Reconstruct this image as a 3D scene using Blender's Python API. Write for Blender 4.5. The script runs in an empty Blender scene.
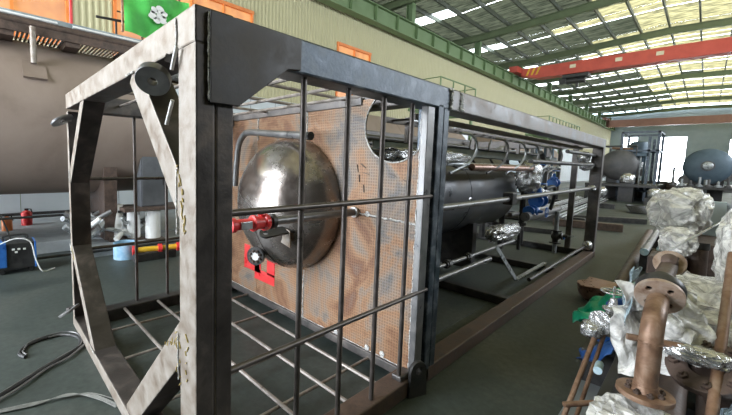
import bpy, bmesh, math, random
from mathutils import Vector, Matrix, noise
from math import pi, sin, cos, radians

scn = bpy.context.scene
COL = scn.collection
random.seed(7)
V = Vector

# ------------------------------------------------------------------ camera
cd = bpy.data.cameras.new('camera')
cam = bpy.data.objects.new('camera', cd)
COL.objects.link(cam)
RT = V((0.738849, -0.673332, 0.026927)); UP = V((0.041399, 0.085238, 0.995500)); FW = V((0.672598, 0.734410, -0.090853))
cam.matrix_world = Matrix.Translation(V((-0.587987, -1.291551, 1.640057))) @ Matrix((RT, UP, -FW)).transposed().to_4x4()
cd.sensor_width = 36.0
cd.lens = 17.6769
cd.shift_x = 0.07399
cd.shift_y = -0.01730
cd.clip_start = 0.05
cd.clip_end = 300
scn.camera = cam

# ------------------------------------------------------------------ light
w = bpy.data.worlds.new('sky')
scn.world = w
w.use_nodes = True
wn = w.node_tree.nodes
bg = wn['Background']
bg.inputs[0].default_value = (0.86, 0.93, 1.0, 1)
bg.inputs[1].default_value = 4.2
scn.view_settings.view_transform = 'Standard'
scn.view_settings.look = 'None'
scn.view_settings.gamma = 1
scn.view_settings.use_curve_mapping = False
scn.view_settings.exposure = 2.3
cy = scn.cycles
cy.use_denoising = True
cy.max_bounces = 7
cy.diffuse_bounces = 4
cy.transparent_max_bounces = 12
cy.sample_clamp_indirect = 6


def portal(name, loc, rot, sx, sy):
    l = bpy.data.lights.new(name, 'AREA')
    l.shape = 'RECTANGLE'
    l.size = sx
    l.size_y = sy
    l.cycles.is_portal = True
    o = bpy.data.objects.new(name, l)
    o.location = loc
    o.rotation_euler = rot
    COL.objects.link(o)


# the open gable end behind the camera lets the daylight in
portal('daylight_portal', (-6.0, 6.5, 3.7), (0, radians(-90), 0), 7.4, 8.9)
# an added, unseen band of high openings lights the left wall and beam sides
portal('window_portal', (29.5, -11.0, 7.2), (radians(90), 0, 0), 45, 2.4)  # light for the added, unseen band, not a real window


# ------------------------------------------------------------------ materials
def nodes(name):
    m = bpy.data.materials.new(name)
    m.use_nodes = True
    nt = m.node_tree
    return m, nt, nt.nodes['Principled BSDF']


def N(nt, t, **kw):
    n = nt.nodes.new(t)
    for k, v in kw.items():
        if k in n.inputs:
            n.inputs[k].default_value = v
        else:
            setattr(n, k, v)
    return n


def ramp(nt, fac, stops):
    r = nt.nodes.new('ShaderNodeValToRGB')
    e = r.color_ramp.elements
    e[0].position, e[0].color = stops[0][0], (*stops[0][1], 1)
    e[1].position, e[1].color = stops[-1][0], (*stops[-1][1], 1)
    for p, c in stops[1:-1]:
        x = e.new(p)
        x.color = (*c, 1)
    nt.links.new(fac, r.inputs[0])
    return r.outputs[0]


def coord(nt, sc=(1, 1, 1), rot=(0, 0, 0)):
    tc = nt.nodes.new('ShaderNodeTexCoord')
    mp = nt.nodes.new('ShaderNodeMapping')
    mp.inputs['Scale'].default_value = sc
    mp.inputs['Rotation'].default_value = rot
    nt.links.new(tc.outputs['Object'], mp.inputs[0])
    return mp.outputs[0]


def mat(name, stops, scale=6, rough=.6, metal=0., bump=.15, bscale=60, sc=(1, 1, 1), detail=6, rvar=.15, dist=0.4):
    m, nt, b = nodes(name)
    c = coord(nt, sc)
    n1 = N(nt, 'ShaderNodeTexNoise', Scale=scale, Detail=detail, Roughness=.62, Distortion=dist)
    nt.links.new(c, n1.inputs['Vector'])
    if len(stops) == 1:
        k = stops[0]
        stops = [k, tuple(x * .8 for x in k)]
    if not isinstance(stops[0][0], (tuple, list)):
        if len(stops) == 2:
            stops = [(.35, stops[0]), (.65, stops[1])]
        else:
            stops = [(.3 + .4 * i / (len(stops) - 1), s) for i, s in enumerate(stops)]
    col = ramp(nt, n1.outputs[0], stops)
    nt.links.new(col, b.inputs['Base Color'])
    b.inputs['Metallic'].default_value = metal
    n2 = N(nt, 'ShaderNodeTexNoise', Scale=bscale, Detail=4)
    nt.links.new(c, n2.inputs['Vector'])
    mr = N(nt, 'ShaderNodeMapRange')
    mr.inputs['From Min'].default_value = .3
    mr.inputs['From Max'].default_value = .7
    mr.inputs['To Min'].default_value = max(.03, rough - rvar)
    mr.inputs['To Max'].default_value = min(1, rough + rvar)
    nt.links.new(n1.outputs[0], mr.inputs[0])
    nt.links.new(mr.outputs[0], b.inputs['Roughness'])
    if bump:
        bp = N(nt, 'ShaderNodeBump', Strength=bump, Distance=.01)
        nt.links.new(n2.outputs[0], bp.inputs['Height'])
        nt.links.new(bp.outputs[0], b.inputs['Normal'])
    return m


M = {}
M['steel'] = mat('mill_steel', [(.06, .055, .055), (.11, .1, .095), (.19, .165, .15)], 5, .48, .35, .12)
M['ring_side'] = mat('shaded_brown_steel', [(.03, .025, .023), (.055, .046, .042), (.13, .105, .09)], 5, .5, .3, .12)  # ring members away from the daylight: shade is put into the colour
M['steel_face'] = mat('pale_lit_steel', [(.17, .12, .085), (.28, .24, .2), (.36, .32, .285)], 11, .5, .15, .12)  # ring's outward faces: light put into the colour; plain pale steel elsewhere
M['steel_blue'] = mat('blue_mill_scale', [(.025, .034, .046), (.05, .065, .083), (.18, .2, .225)], 9, .42, .45, .12)
M['gusset'] = mat('gusset_steel', [(.018, .017, .017), (.038, .033, .03), (.09, .078, .07)], 6, .5, .2, .04)
M['dark_steel'] = mat('dark_steel', [(.03, .03, .032), (.07, .066, .062)], 8, .45, .4, .1)
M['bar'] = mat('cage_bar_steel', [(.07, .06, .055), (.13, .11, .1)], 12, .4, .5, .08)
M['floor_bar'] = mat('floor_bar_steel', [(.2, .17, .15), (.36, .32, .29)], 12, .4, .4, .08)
M['galv'] = mat('galvanised_steel', [(.36, .38, .39), (.46, .48, .5)], 14, .35, .6, .08)
M['pipe_grey'] = mat('grey_pipe', [(.14, .14, .145), (.24, .235, .23)], 8, .38, .5, .08)
M['weld'] = mat('weld_bead', [(.3, .29, .28), (.75, .74, .72)], 60, .35, .5, .8, 120)
M['head'] = mat('polished_head', [(.15, .115, .1), (.27, .235, .21), (.45, .42, .4)], 3.5, .24, .75, .06, 40, rvar=.12)
M['shell'] = mat('vessel_shell', [(.05, .054, .062), (.085, .088, .095), (.13, .115, .1)], 2.2, .4, .45, .06, 50)
M['tank'] = mat('brown_primer', [(.19, .145, .115), (.26, .2, .165), (.3, .235, .195)], 1.2, .55, .05, .08, 90)
M['tank_far'] = mat('dark_far_tank', [(.07, .07, .075), (.13, .125, .125)], 2, .5, .3, .05)
M['tank_blue'] = mat('blue_grey_tank', [(.055, .085, .115), (.09, .13, .165)], 2, .5, .2, .05)
M['rust'] = mat('brown_rusted_pipe', [(.13, .07, .045), (.25, .145, .09), (.36, .25, .18)], 14, .5, .3, .2)
M['rust_pale'] = mat('pale_rust', [(.2, .12, .08), (.38, .27, .2), (.48, .4, .34)], 16, .5, .3, .15)
M['rust_dark'] = mat('dark_rusted_steel', [(.07, .05, .042), (.14, .095, .075)], 12, .55, .3, .2)
M['copper'] = mat('copper_brown', [(.26, .14, .1), (.4, .25, .19)], 10, .35, .6, .1)
M['red'] = mat('red_paint', [(.62, .03, .035), (.75, .06, .06)], 9, .35, 0, .05)
M['crane_far'] = mat('hazy_crane_red', [(.26, .13, .09), (.33, .17, .12)], 1.5, .6, 0, .02)  # crane red dulled by haze that is painted into the colour
M['light_steel'] = mat('light_grey_sheet', [(.22, .27, .29), (.36, .41, .43)], 6, .45, .1, .05)
M['steel_warm'] = mat('warm_mill_steel', [(.05, .06, .07), (.115, .1, .09), (.23, .19, .165)], 4, .45, .35, .08)
M['rope'] = mat('grey_rope', [(.16, .16, .15), (.3, .3, .28)], 20, .7, 0, .05)
M['crane'] = mat('crane_red', [(.5, .075, .05), (.6, .1, .065)], 1.5, .5, 0, .02)
M['green'] = mat('green_paint', [(.13, .2, .085), (.17, .25, .12)], 1.5, .55, 0, .03)
M['purlin'] = mat('purlin_paint', [(.05, .06, .04), (.08, .09, .06)], 1.5, .6, 0, 0)
M['green_dark'] = mat('rafter_green', [(.11, .145, .07), (.15, .19, .095)], 1.5, .55, 0, .03)
M['white'] = mat('white_paint', [(.75, .75, .73), (.85, .85, .84)], 5, .5, 0, .03)
M['blue'] = mat('valve_blue', [(.02, .09, .34), (.03, .16, .5)], 9, .35, 0, .05)
M['light_blue'] = mat('light_blue_drum', [(.2, .38, .55), (.35, .52, .66)], 9, .5, 0, .05)
M['yellow'] = mat('yellow_paint', [(.7, .4, .02), (.8, .5, .05)], 9, .4, 0, .05)
M['yellow_chalk'] = mat('yellow_chalk', [(.5, .38, .12), (.62, .5, .2)], 9, .8, 0, 0)
M['black'] = mat('black_rubber', [(.015, .015, .016), (.03, .03, .03)], 12, .5, 0, .1)
M['orange'] = mat('orange_plastic', [(.7, .18, .04), (.8, .25, .06)], 9, .4, 0, .05)
M['cabinet'] = mat('grey_cabinet', [(.09, .095, .105), (.13, .135, .145)], 4, .45, .2, .05)
M['cable_white'] = mat('white_cable', [(.55, .56, .55), (.75, .75, .74)], 20, .5, 0, .05)
M['paper_blue'] = mat('pale_blue_board', [(.5, .6, .66), (.6, .68, .72)], 5, .6, 0, .05)
M['mark_blue'] = mat('blue_cap', [(.3, .5, .62), (.6, .72, .78)], 20, .5, 0, .05)
M['concrete'] = mat('plinth_grey', [(.2, .215, .22), (.3, .32, .33)], 3, .7, 0, .1)
M['wall_low'] = mat('pale_lower_siding', [(.5, .55, .57), (.58, .62, .64)], 1.5, .6, 0, .03)
M['wall_far'] = mat('far_siding', [(.3, .37, .4), (.37, .44, .47)], .6, .6, 0, .02)  # distance haze is mixed into this pale blue-grey tone
M['dark_wall'] = mat('dark_siding', [(.05, .055, .055), (.07, .075, .07)], 1, .8, 0, 0)
M['paper'] = mat('cream_label', [(.7, .6, .4), (.8, .72, .55)], 5, .6, 0, 0)


def floor_mat():
    m, nt, b = nodes('painted_floor')
    c = coord(nt)
    a = N(nt, 'ShaderNodeTexNoise', Scale=.55, Detail=9, Roughness=.65, Distortion=.6)
    s = N(nt, 'ShaderNodeTexNoise', Scale=18, Detail=5, Roughness=.7)
    nt.links.new(c, a.inputs['Vector'])
    nt.links.new(c, s.inputs['Vector'])
    c1 = ramp(nt, a.outputs[0], [(.3, (.024, .031, .028)), (.5, (.048, .06, .054)), (.68, (.085, .09, .078))])
    c2 = ramp(nt, s.outputs[0], [(.35, (.6, .6, .6)), (.7, (1.25, 1.25, 1.25))])
    mx = N(nt, 'ShaderNodeMix', data_type='RGBA', blend_type='MULTIPLY')
    mx.inputs[0].default_value = .7
    nt.links.new(c1, mx.inputs[6])
    nt.links.new(c2, mx.inputs[7])
    nt.links.new(mx.outputs[2], b.inputs['Base Color'])
    r = ramp(nt, a.outputs[0], [(.3, (.42, .42, .42)), (.7, (.7, .7, .7))])
    nt.links.new(r, b.inputs['Roughness'])
    bp = N(nt, 'ShaderNodeBump', Strength=.15, Distance=.01)
    nt.links.new(s.outputs[0], bp.inputs['Height'])
    nt.links.new(bp.outputs[0], b.inputs['Normal'])
    return m


def cream_mat():
    m = mat('cream_siding', [(.42, .39, .225), (.5, .465, .28)], .5, .55, 0, .02)
    return m


def baffle_mat():
    m, nt, b = nodes('rusted_chequer_plate')
    c = coord(nt)
    # raised diamond pattern on the Y-Z face
    mp = nt.nodes.new('ShaderNodeMapping')
    mp.inputs['Rotation'].default_value = (radians(45), 0, 0)
    mp.inputs['Scale'].default_value = (1, 1, 1)
    nt.links.new(c, mp.inputs[0])
    sp = nt.nodes.new('ShaderNodeSeparateXYZ')
    nt.links.new(mp.outputs[0], sp.inputs[0])

    def wave(o, k):
        mu = N(nt, 'ShaderNodeMath', operation='MULTIPLY')
        mu.inputs[1].default_value = k
        nt.links.new(o, mu.inputs[0])
        s = N(nt, 'ShaderNodeMath', operation='SINE')
        nt.links.new(mu.outputs[0], s.inputs[0])
        return s.outputs[0]
    a = wave(sp.outputs[1], 190)
    d = wave(sp.outputs[2], 190)
    mul = N(nt, 'ShaderNodeMath', operation='MULTIPLY')
    nt.links.new(a, mul.inputs[0])
    nt.links.new(d, mul.inputs[1])
    dots = ramp(nt, mul.outputs[0], [(.0, (0, 0, 0)), (.45, (1, 1, 1))])
    big = N(nt, 'ShaderNodeTexNoise', Scale=2.2, Detail=9, Roughness=.62, Distortion=.8)
    nt.links.new(c, big.inputs['Vector'])
    col = ramp(nt, big.outputs[0], [(.28, (.2, .15, .125)), (.4, (.2, .095, .05)), (.5, (.33, .185, .1)), (.58, (.27, .205, .155)), (.66, (.15, .14, .135))])
    mx = N(nt, 'ShaderNodeMix', data_type='RGBA', blend_type='MULTIPLY')
    mx.inputs[0].default_value = .7
    nt.links.new(col, mx.inputs[6])
    dd = ramp(nt, mul.outputs[0], [(.0, (1.0, 1.0, 1.0)), (.5, (.55, .5, .47))])
    nt.links.new(dd, mx.inputs[7])
    nt.links.new(mx.outputs[2], b.inputs['Base Color'])
    b.inputs['Roughness'].default_value = .55
    b.inputs['Metallic'].default_value = .15
    bp = N(nt, 'ShaderNodeBump', Strength=.5, Distance=.004)
    nt.links.new(dots, bp.inputs['Height'])
    nt.links.new(bp.outputs[0], b.inputs['Normal'])
    return m


def wrap_mat(name, tint=(.85, .87, .88), alpha=.25, rough=.18, metal=0.):
    m, nt, b = nodes(name)
    c = coord(nt)
    n = N(nt, 'ShaderNodeTexNoise', Scale=7, Detail=4, Roughness=.55, Distortion=2.5)
    v = N(nt, 'ShaderNodeTexVoronoi', Scale=11, feature='DISTANCE_TO_EDGE')
    nt.links.new(c, n.inputs['Vector'])
    mp = N(nt, 'ShaderNodeMix', data_type='VECTOR')
    mp.inputs[0].default_value = .25
    nt.links.new(c, mp.inputs[4])
    nt.links.new(n.outputs[1], mp.inputs[5])
    nt.links.new(mp.outputs[1], v.inputs['Vector'])
    col = ramp(nt, n.outputs[0], [(.35, tuple(t * .8 for t in tint)), (.6, tint)])
    nt.links.new(col, b.inputs['Base Color'])
    b.inputs['Roughness'].default_value = rough
    b.inputs['Specular IOR Level'].default_value = 1.0
    b.inputs['Metallic'].default_value = metal
    ad = N(nt, 'ShaderNodeMath', operation='ADD')
    nt.links.new(n.outputs[0], ad.inputs[0])
    nt.links.new(v.outputs[0], ad.inputs[1])
    bp = N(nt, 'ShaderNodeBump', Strength=.8, Distance=.012)
    nt.links.new(ad.outputs[0], bp.inputs['Height'])
    nt.links.new(bp.outputs[0], b.inputs['Normal'])
    al = ramp(nt, n.outputs[0], [(.4, (1 - alpha,) * 3), (.5, (1 - alpha * .5,) * 3), (.62, (1, 1, 1))])
    nt.links.new(al, b.inputs['Alpha'])
    return m


def lit(name, c1, c2, scale):
    """a window pane with daylight standing behind it"""
    m, nt, b = nodes(name)
    c = coord(nt)
    n = N(nt, 'ShaderNodeTexNoise', Scale=scale, Detail=5)
    nt.links.new(c, n.inputs['Vector'])
    cc = ramp(nt, n.outputs[0], [(.35, c1), (.65, c2)])
    b.inputs['Base Color'].default_value = (.1, .1, .1, 1)
    nt.links.new(cc, b.inputs['Emission Color'])
    b.inputs['Emission Strength'].default_value = 1.0
    b.inputs['Roughness'].default_value = .3
    return m


def translucent(name, col, col2, sc=(1, 1, 1), scale=1.2, mixf=.25):
    m = bpy.data.materials.new(name)
    m.use_nodes = True
    nt = m.node_tree
    for n in list(nt.nodes):
        if n.type != 'OUTPUT_MATERIAL':
            nt.nodes.remove(n)
    out = nt.nodes['Material Output']
    c = coord(nt, sc)
    n = N(nt, 'ShaderNodeTexNoise', Scale=scale, Detail=7, Roughness=.6)
    nt.links.new(c, n.inputs['Vector'])
    cc = ramp(nt, n.outputs[0], [(.35, col), (.65, col2)])
    t = nt.nodes.new('ShaderNodeBsdfTranslucent')
    d = nt.nodes.new('ShaderNodeBsdfDiffuse')
    mx = nt.nodes.new('ShaderNodeMixShader')
    mx.inputs[0].default_value = mixf
    nt.links.new(cc, t.inputs[0])
    nt.links.new(cc, d.inputs[0])
    nt.links.new(t.outputs[0], mx.inputs[1])
    nt.links.new(d.outputs[0], mx.inputs[2])
    nt.links.new(mx.outputs[0], out.inputs[0])
    return m


M['floor'] = floor_mat()
M['cream'] = cream_mat()
M['baffle'] = baffle_mat()
M['wrap'] = wrap_mat('plastic_wrap', (.88, .86, .82), .5, .16)
M['wrap_blue'] = wrap_mat('bluish_plastic_wrap', (.4, .52, .58), .75, .12)
M['silver'] = wrap_mat('silver_foil_wrap', (.62, .62, .62), 0, .22, .75)
M['tarp_green'] = mat('green_tarp', [(.0, .28, .15), (.02, .42, .24)], 8, .35, 0, .2, 30)
M['tarp_blue'] = mat('blue_tarp', [(.01, .05, .2), (.03, .11, .34)], 8, .35, 0, .2, 30)
M['flag'] = mat('green_flag', [(.06, .42, .07), (.1, .55, .1)], 3, .7, 0, 0)
M['skylight'] = translucent('skylight_sheet', (.42, .45, .44), (.5, .53, .52))
M['roof_yellow'] = translucent('yellowed_roof_sheet', (.008, .009, .006), (.125, .11, .055), (1.8, .25, 1), 6, .3)
M['roof'] = translucent('roof_sheet', (.015, .018, .012), (.075, .08, .052), (1, .14, 1), 8, .85)
M['amber'] = lit('amber_pane', (.14, .05, .012), (.2, .085, .022), 3)
M['pane_white'] = lit('white_pane', (.13, .145, .15), (.17, .18, .185), 2)


# ------------------------------------------------------------------ mesh helpers
def frame(d, up=None):
    d = V(d).normalized()
    u = V(up) if up is not None else (V((0, 0, 1)) if abs(d.z) < .95 else V((1, 0, 0)))
    s = d.cross(u).normalized()
    u = s.cross(d).normalized()
    return d, s, u


class MB:
    def __init__(self):
        self.v = []
        self.f = []

    def add(self, vs, fs):
        n = len(self.v)
        self.v += [V(x) for x in vs]
        self.f += [tuple(i + n for i in q) for q in fs]
        return self

    def box(self, x0, x1, y0, y1, z0, z1):
        vs = [(x, y, z) for x in (x0, x1) for y in (y0, y1) for z in (z0, z1)]
        return self.add(vs, [(0, 1, 3, 2), (4, 6, 7, 5), (0, 4, 5, 1), (2, 3, 7, 6), (0, 2, 6, 4), (1, 5, 7, 3)])

    def bar(self, a, b, wd, h, up=None, c=True):
        a, b = V(a), V(b)
        d, s, u = frame(b - a, up)
        vs = []
        for p in (a, b):
            for i, j in ((-1, -1), (1, -1), (1, 1), (-1, 1)):
                vs.append(p + s * i * wd / 2 + u * j * h / 2)
        return self.add(vs, [(3, 2, 1, 0), (4, 5, 6, 7), (0, 1, 5, 4), (1, 2, 6, 5), (2, 3, 7, 6), (3, 0, 4, 7)])

    def ibeam(self, a, b, wd, h, t=.02, up=None):
        a, b = V(a), V(b)
        d, s, u = frame(b - a, up)
        self.bar(a + u * (h / 2 - t / 2), b + u * (h / 2 - t / 2), wd, t, up)
        self.bar(a - u * (h / 2 - t / 2), b - u * (h / 2 - t / 2), wd, t, up)
        return self.bar(a, b, t, h - 2 * t, up)

    def tube(self, pts, r, seg=12, cap=True, closed=False):
        pts = [V(p) for p in pts]
        n = len(pts)
        rs = r if isinstance(r, (list, tuple)) else [r] * n
        vs, fs = [], []
        up = None
        for i, p in enumerate(pts):
            if closed:
                d = (pts[(i + 1) % n] - pts[i - 1])
            else:
                d = (pts[min(i + 1, n - 1)] - pts[max(i - 1, 0)])
            d.normalize()
            if up is None:
                _, s, up = frame(d)
            s = d.cross(up)
            if s.length < 1e-5:
                _, s, up = frame(d)
            s.normalize()
            up = s.cross(d).normalized()
            for k in range(seg):
                a = 2 * pi * k / seg
                vs.append(p + (s * cos(a) + up * sin(a)) * rs[i])
        for i in range(n if closed else n - 1):
            j = (i + 1) % n
            for k in range(seg):
                l = (k + 1) % seg
                fs.append((i * seg + k, i * seg + l, j * seg + l, j * seg + k))
        if cap and not closed:
            fs.append(tuple(reversed(range(seg))))
            fs.append(tuple((n - 1) * seg + k for k in range(seg)))
        return self.add(vs, fs)

    def lathe(self, prof, o, d, seg=32):
        """prof: (radius, offset along d)"""
        o = V(o)
        d, s, u = frame(d)
        vs, fs = [], []
        for r, t in prof:
            for k in range(seg):
                a = 2 * pi * k / seg
                vs.append(o + d * t + (s * cos(a) + u * sin(a)) * max(r, 1e-4))
        for i in range(len(prof) - 1):
            for k in range(seg):
                l = (k + 1) % seg
                fs.append((i * seg + k, i * seg + l, (i + 1) * seg + l, (i + 1) * seg + k))
        return self.add(vs, fs)

    def cyl(self, a, b, r, seg=20):
        return self.tube([a, b], r, seg)

    def prism(self, poly, ext):
        poly = [V(p) for p in poly]
        e = V(ext)
        n = len(poly)
        fs = [tuple(range(n))[::-1], tuple(range(n, 2 * n))]
        for i in range(n):
            j = (i + 1) % n
            fs.append((i, j, n + j, n + i))
        return self.add(poly + [p + e for p in poly], fs)

    def build(self, name, m, parent=None, smooth=False, bevel=0, tag=None, seg=2):
        me = bpy.data.meshes.new(name)
        off = V((0, 0, 0))
        if parent is not None:
            off = WL.get(parent.name, V((0, 0, 0)))
        me.from_pydata([v - off for v in self.v], [], self.f)
        me.materials.append(M[m] if isinstance(m, str) else m)
        bm = bmesh.new()
        bm.from_mesh(me)
        bmesh.ops.recalc_face_normals(bm, faces=bm.faces)
        bm.to_mesh(me)
        bm.free()
        return link(name, me, parent, smooth, bevel, seg)


WL = {}


def link(name, me, parent=None, smooth=False, bevel=0, seg=2):
    o = bpy.data.objects.new(name, me)
    COL.objects.link(o)
    if smooth:
        for p in me.polygons:
            p.use_smooth = True
        try:
            me.set_sharp_from_angle(angle=radians(38))
        except Exception:
            pass
    if parent is not None:
        o.parent = parent
        WL[o.name] = WL.get(parent.name, V((0, 0, 0)))
    if bevel:
        b = o.modifiers.new('bevel', 'BEVEL')
        b.width = bevel
        b.segments = seg
        b.limit_method = 'ANGLE'
    return o


def thing(name, label, cat, loc=(0, 0, 0), group=None):
    o = bpy.data.objects.new(name, None)
    o.empty_display_size = .1
    COL.objects.link(o)
    o.location = loc
    WL[o.name] = V(loc)
    return tag(o, label, cat, group)


def tag(o, label, cat, group=None):
    o['label'] = label
    o['category'] = cat
    if group:
        o['group'] = group
    return o


def struct(o):
    o['kind'] = 'structure'
    return o


def sempty(name, loc=(0, 0, 0)):
    o = bpy.data.objects.new(name, None)
    COL.objects.link(o)
    o.location = loc
    WL[o.name] = V(loc)
    o['kind'] = 'structure'
    return o


def copy_tree(o, parent=None):
    c = o.copy()
    COL.objects.link(c)
    if parent is not None:
        c.parent = parent
    for ch in list(o.children):
        copy_tree(ch, c)
    return c


def place(name, me, parent, loc):
    o = bpy.data.objects.new(name, me)
    COL.objects.link(o)
    o.parent = parent
    o.location = V(loc) - WL.get(parent.name, V((0, 0, 0)))
    WL[o.name] = V(loc)
    return o


def circ(cx, cy_, r, n=32, a0=0, a1=2 * pi):
    return [(cx + r * cos(a0 + (a1 - a0) * i / n), cy_ + r * sin(a0 + (a1 - a0) * i / n)) for i in range(n)]


def plate(name, outline, holes, t, mw, m, parent=None, bevel=0.0015):
    """a flat plate with real round holes, outline in its own x-y, thickness t along z, placed by mw (world)"""
    cu = bpy.data.curves.new(name, 'CURVE')
    cu.dimensions = '2D'
    cu.fill_mode = 'BOTH'
    cu.extrude = max(t / 2 - bevel, 1e-4)
    cu.bevel_depth = bevel
    for pts in [outline] + [circ(*h, 20) for h in holes]:
        s = cu.splines.new('POLY')
        s.points.add(len(pts) - 1)
        for i, p in enumerate(pts):
            s.points[i].co = (p[0], p[1], 0, 1)
        s.use_cyclic_u = True
    tmp = bpy.data.objects.new('tmp', cu)
    COL.objects.link(tmp)
    dg = bpy.context.evaluated_depsgraph_get()
    me = bpy.data.meshes.new_from_object(tmp.evaluated_get(dg))
    bpy.data.objects.remove(tmp)
    bpy.data.curves.remove(cu)
    me.name = name
    off = WL.get(parent.name, V((0, 0, 0))) if parent is not None else V((0, 0, 0))
    me.transform(Matrix.Translation(-off) @ mw)
    me.materials.clear()
    me.materials.append(M[m])
    return link(name, me, parent)


def mw_at(o, zdir, xdir=(0, 0, 1)):
    z = V(zdir).normalized()
    x = V(xdir)
    if abs(x.normalized().dot(z)) > .98:
        x = V((1, 0, 0))
    x = (x - z * x.dot(z)).normalized()
    y = z.cross(x)
    return Matrix.Translation(V(o)) @ Matrix((x, y, z)).transposed().to_4x4()


def flange(parent, c, ax, ro, ri, t, nb, m='rust', rb=.011, bolts=True, face=True):
    """ring with bolt holes, then its bolts as sub-parts"""
    c = V(c)
    ax = V(ax).normalized()
    pc = (ro + ri) / 2 + .1 * (ro - ri)
    holes = [(pc * cos(2 * pi * (k + .5) / nb), pc * sin(2 * pi * (k + .5) / nb), rb) for k in range(nb)]
    mw = mw_at(c, ax)
    f = plate('flange', circ(0, 0, ro, 40), ([(0, 0, ri)] if ri > 0 else []) + holes, t, mw, m, parent, .002)
    if bolts:
        for h in holes:
            p = mw @ V((h[0], h[1], 0))
            b = MB()
            b.lathe([(0, -t * .5 - rb * 1.3), (rb * 1.6, -t * .5 - rb * 1.3), (rb * 1.6, -t * .5), (rb * .8, -t * .5), (rb * .8, t * .5),
                     (rb * 1.6, t * .5), (rb * 1.6, t * .5 + rb * 1.3), (rb * .7, t * .5 + rb * 1.3), (rb * .7, t * .5 + rb * 2.4), (0, t * .5 + rb * 2.4)], p, ax, 6)
            b.build('bolt', 'rust_dark', f)
    return f


def arc(c, r, a0, a1, n, u, v):
    c, u, v = V(c), V(u), V(v)
    return [c + u * r * cos(a0 + (a1 - a0) * i / n) + v * r * sin(a0 + (a1 - a0) * i / n) for i in range(n + 1)]


def spline(pts, n=8):
    """Catmull-Rom through the points"""
    pts = [V(p) for p in pts]
    P = [pts[0] * 2 - pts[1]] + pts + [pts[-1] * 2 - pts[-2]]
    out = []
    for i in range(1, len(P) - 2):
        for k in range(n):
            t = k / n
            a, b, c, d = P[i - 1], P[i], P[i + 1], P[i + 2]
            out.append(.5 * ((2 * b) + (c - a) * t + (2 * a - 5 * b + 4 * c - d) * t * t + (3 * b - a - 3 * c + d) * t ** 3))
    out.append(pts[-1])
    return out


def blob(name, c, r, m, seed=0, amp=.18, parent=None, sub=4, freq=2.5, pinch=0., floor=None):
    """a crumpled wrapped bundle: ridged noise on an ellipsoid"""
    bm = bmesh.new()
    bmesh.ops.create_icosphere(bm, subdivisions=sub, radius=1)
    c = V(c)
    r = V(r)
    sh = V((seed * 7.3, seed * 3.1, seed * 5.7))
    for v in bm.verts:
        p = v.co.copy()
        # boxier than a ball
        q = V([math.copysign(abs(x) ** .72, x) for x in p])
        q /= max(q.length, 1e-4) ** .35
        n1 = 1 - abs(noise.noise(p * freq + sh)) * 2
        n2 = 1 - abs(noise.noise(p * freq * 2.6 + sh * 2)) * 2
        n3 = abs(noise.noise(V((p.x * freq * 2, p.y * freq * 5, p.z * freq * 5)) + sh * 3)) * 2
        k = 1 + amp * (n1 - .4) * .9 + amp * .35 * (n2 - .5) - amp * .22 * n3
        if pinch:
            k *= 1 - pinch * max(0, q.z) ** 2
        w_ = V((q.x * r.x, q.y * r.y, q.z * r.z)) * k
        v.co = c + w_
        if floor is not None and v.co.z < floor:
            v.co.z = floor + .002 * random.random()
    me = bpy.data.meshes.new(name)
    off = WL.get(parent.name, V((0, 0, 0))) if parent is not None else V((0, 0, 0))
    for v in bm.verts:
        v.co -= off
    bm.to_mesh(me)
    bm.free()
    me.materials.append(M[m])
    for p in me.polygons:
        p.use_smooth = not m.startswith('wrap')
    return link(name, me, parent)


def sheet(name, corners, m, seed=0, amp=.05, n=26, parent=None, freq=3., thick=.004, drop=None, ragged=.06):
    """a crumpled cloth or foil between four corners"""
    a, b, c, d = [V(x) for x in corners]
    vs, fs = [], []
    sh = V((seed * 5.1, seed * 2.7, seed))
    nrm = (b - a).cross(d - a).normalized()
    for i in range(n + 1):
        for j in range(n + 1):
            s, t = i / n, j / n
            e = noise.noise(V((s * 3, t * 3, seed))) * ragged
            p = a.lerp(b, s).lerp(d.lerp(c, s), t)
            k = (1 - abs(noise.noise(p * freq + sh)) * 2.2) * amp + (1 - abs(noise.noise(p * freq * 2.7 + sh)) * 2) * amp * .4
            p = p + nrm * k + (b - a) * e + (d - a) * e * .7
            if drop is not None:
                p.z = max(p.z, drop)
            vs.append(p)
    for i in range(n):
        for j in range(n):
            k = i * (n + 1) + j
            fs.append((k, k + 1, k + n + 2, k + n + 1))
    mb = MB().add(vs, fs)
    o = mb.build(name, m, parent, smooth=True)
    s = o.modifiers.new('solid', 'SOLIDIFY')
    s.thickness = thick
    return o


exec_order = None
# ================================================================== THE HALL
HX0, HX1 = -6.0, 70.0
YL, YR = 9.0, -11.0
BAY = 7.75
RX = [-.1 + BAY * i for i in range(10)]         # rafter lines
YB = 14.3                                        # far edge of the neighbouring bay's roof


def zr(y):                                       # underside of the rafters
    if y > 9:
        return 9.6
    if y > 1:
        return 9.6 + (9 - y) * .055
    return 9.6 + 8 * .055 - (1 - y) * .03


fl = struct(MB().box(HX0 - 3, HX1 + 6, YR - 1, YB, -.2, 0).build('floor', 'floor'))

wl = sempty('wall_left', (0, YL, 0))
wins = [(-3, 1, 4.2, 6.35, 'amber'), (2, 6, 4.2, 6.35, 'amber'), (10, 12, 4.2, 6.35, 'amber'), (15, 19, 1.8, 3.9, 'pane_white'), (20, 24, 1.8, 3.9, 'pane_white')]


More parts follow.
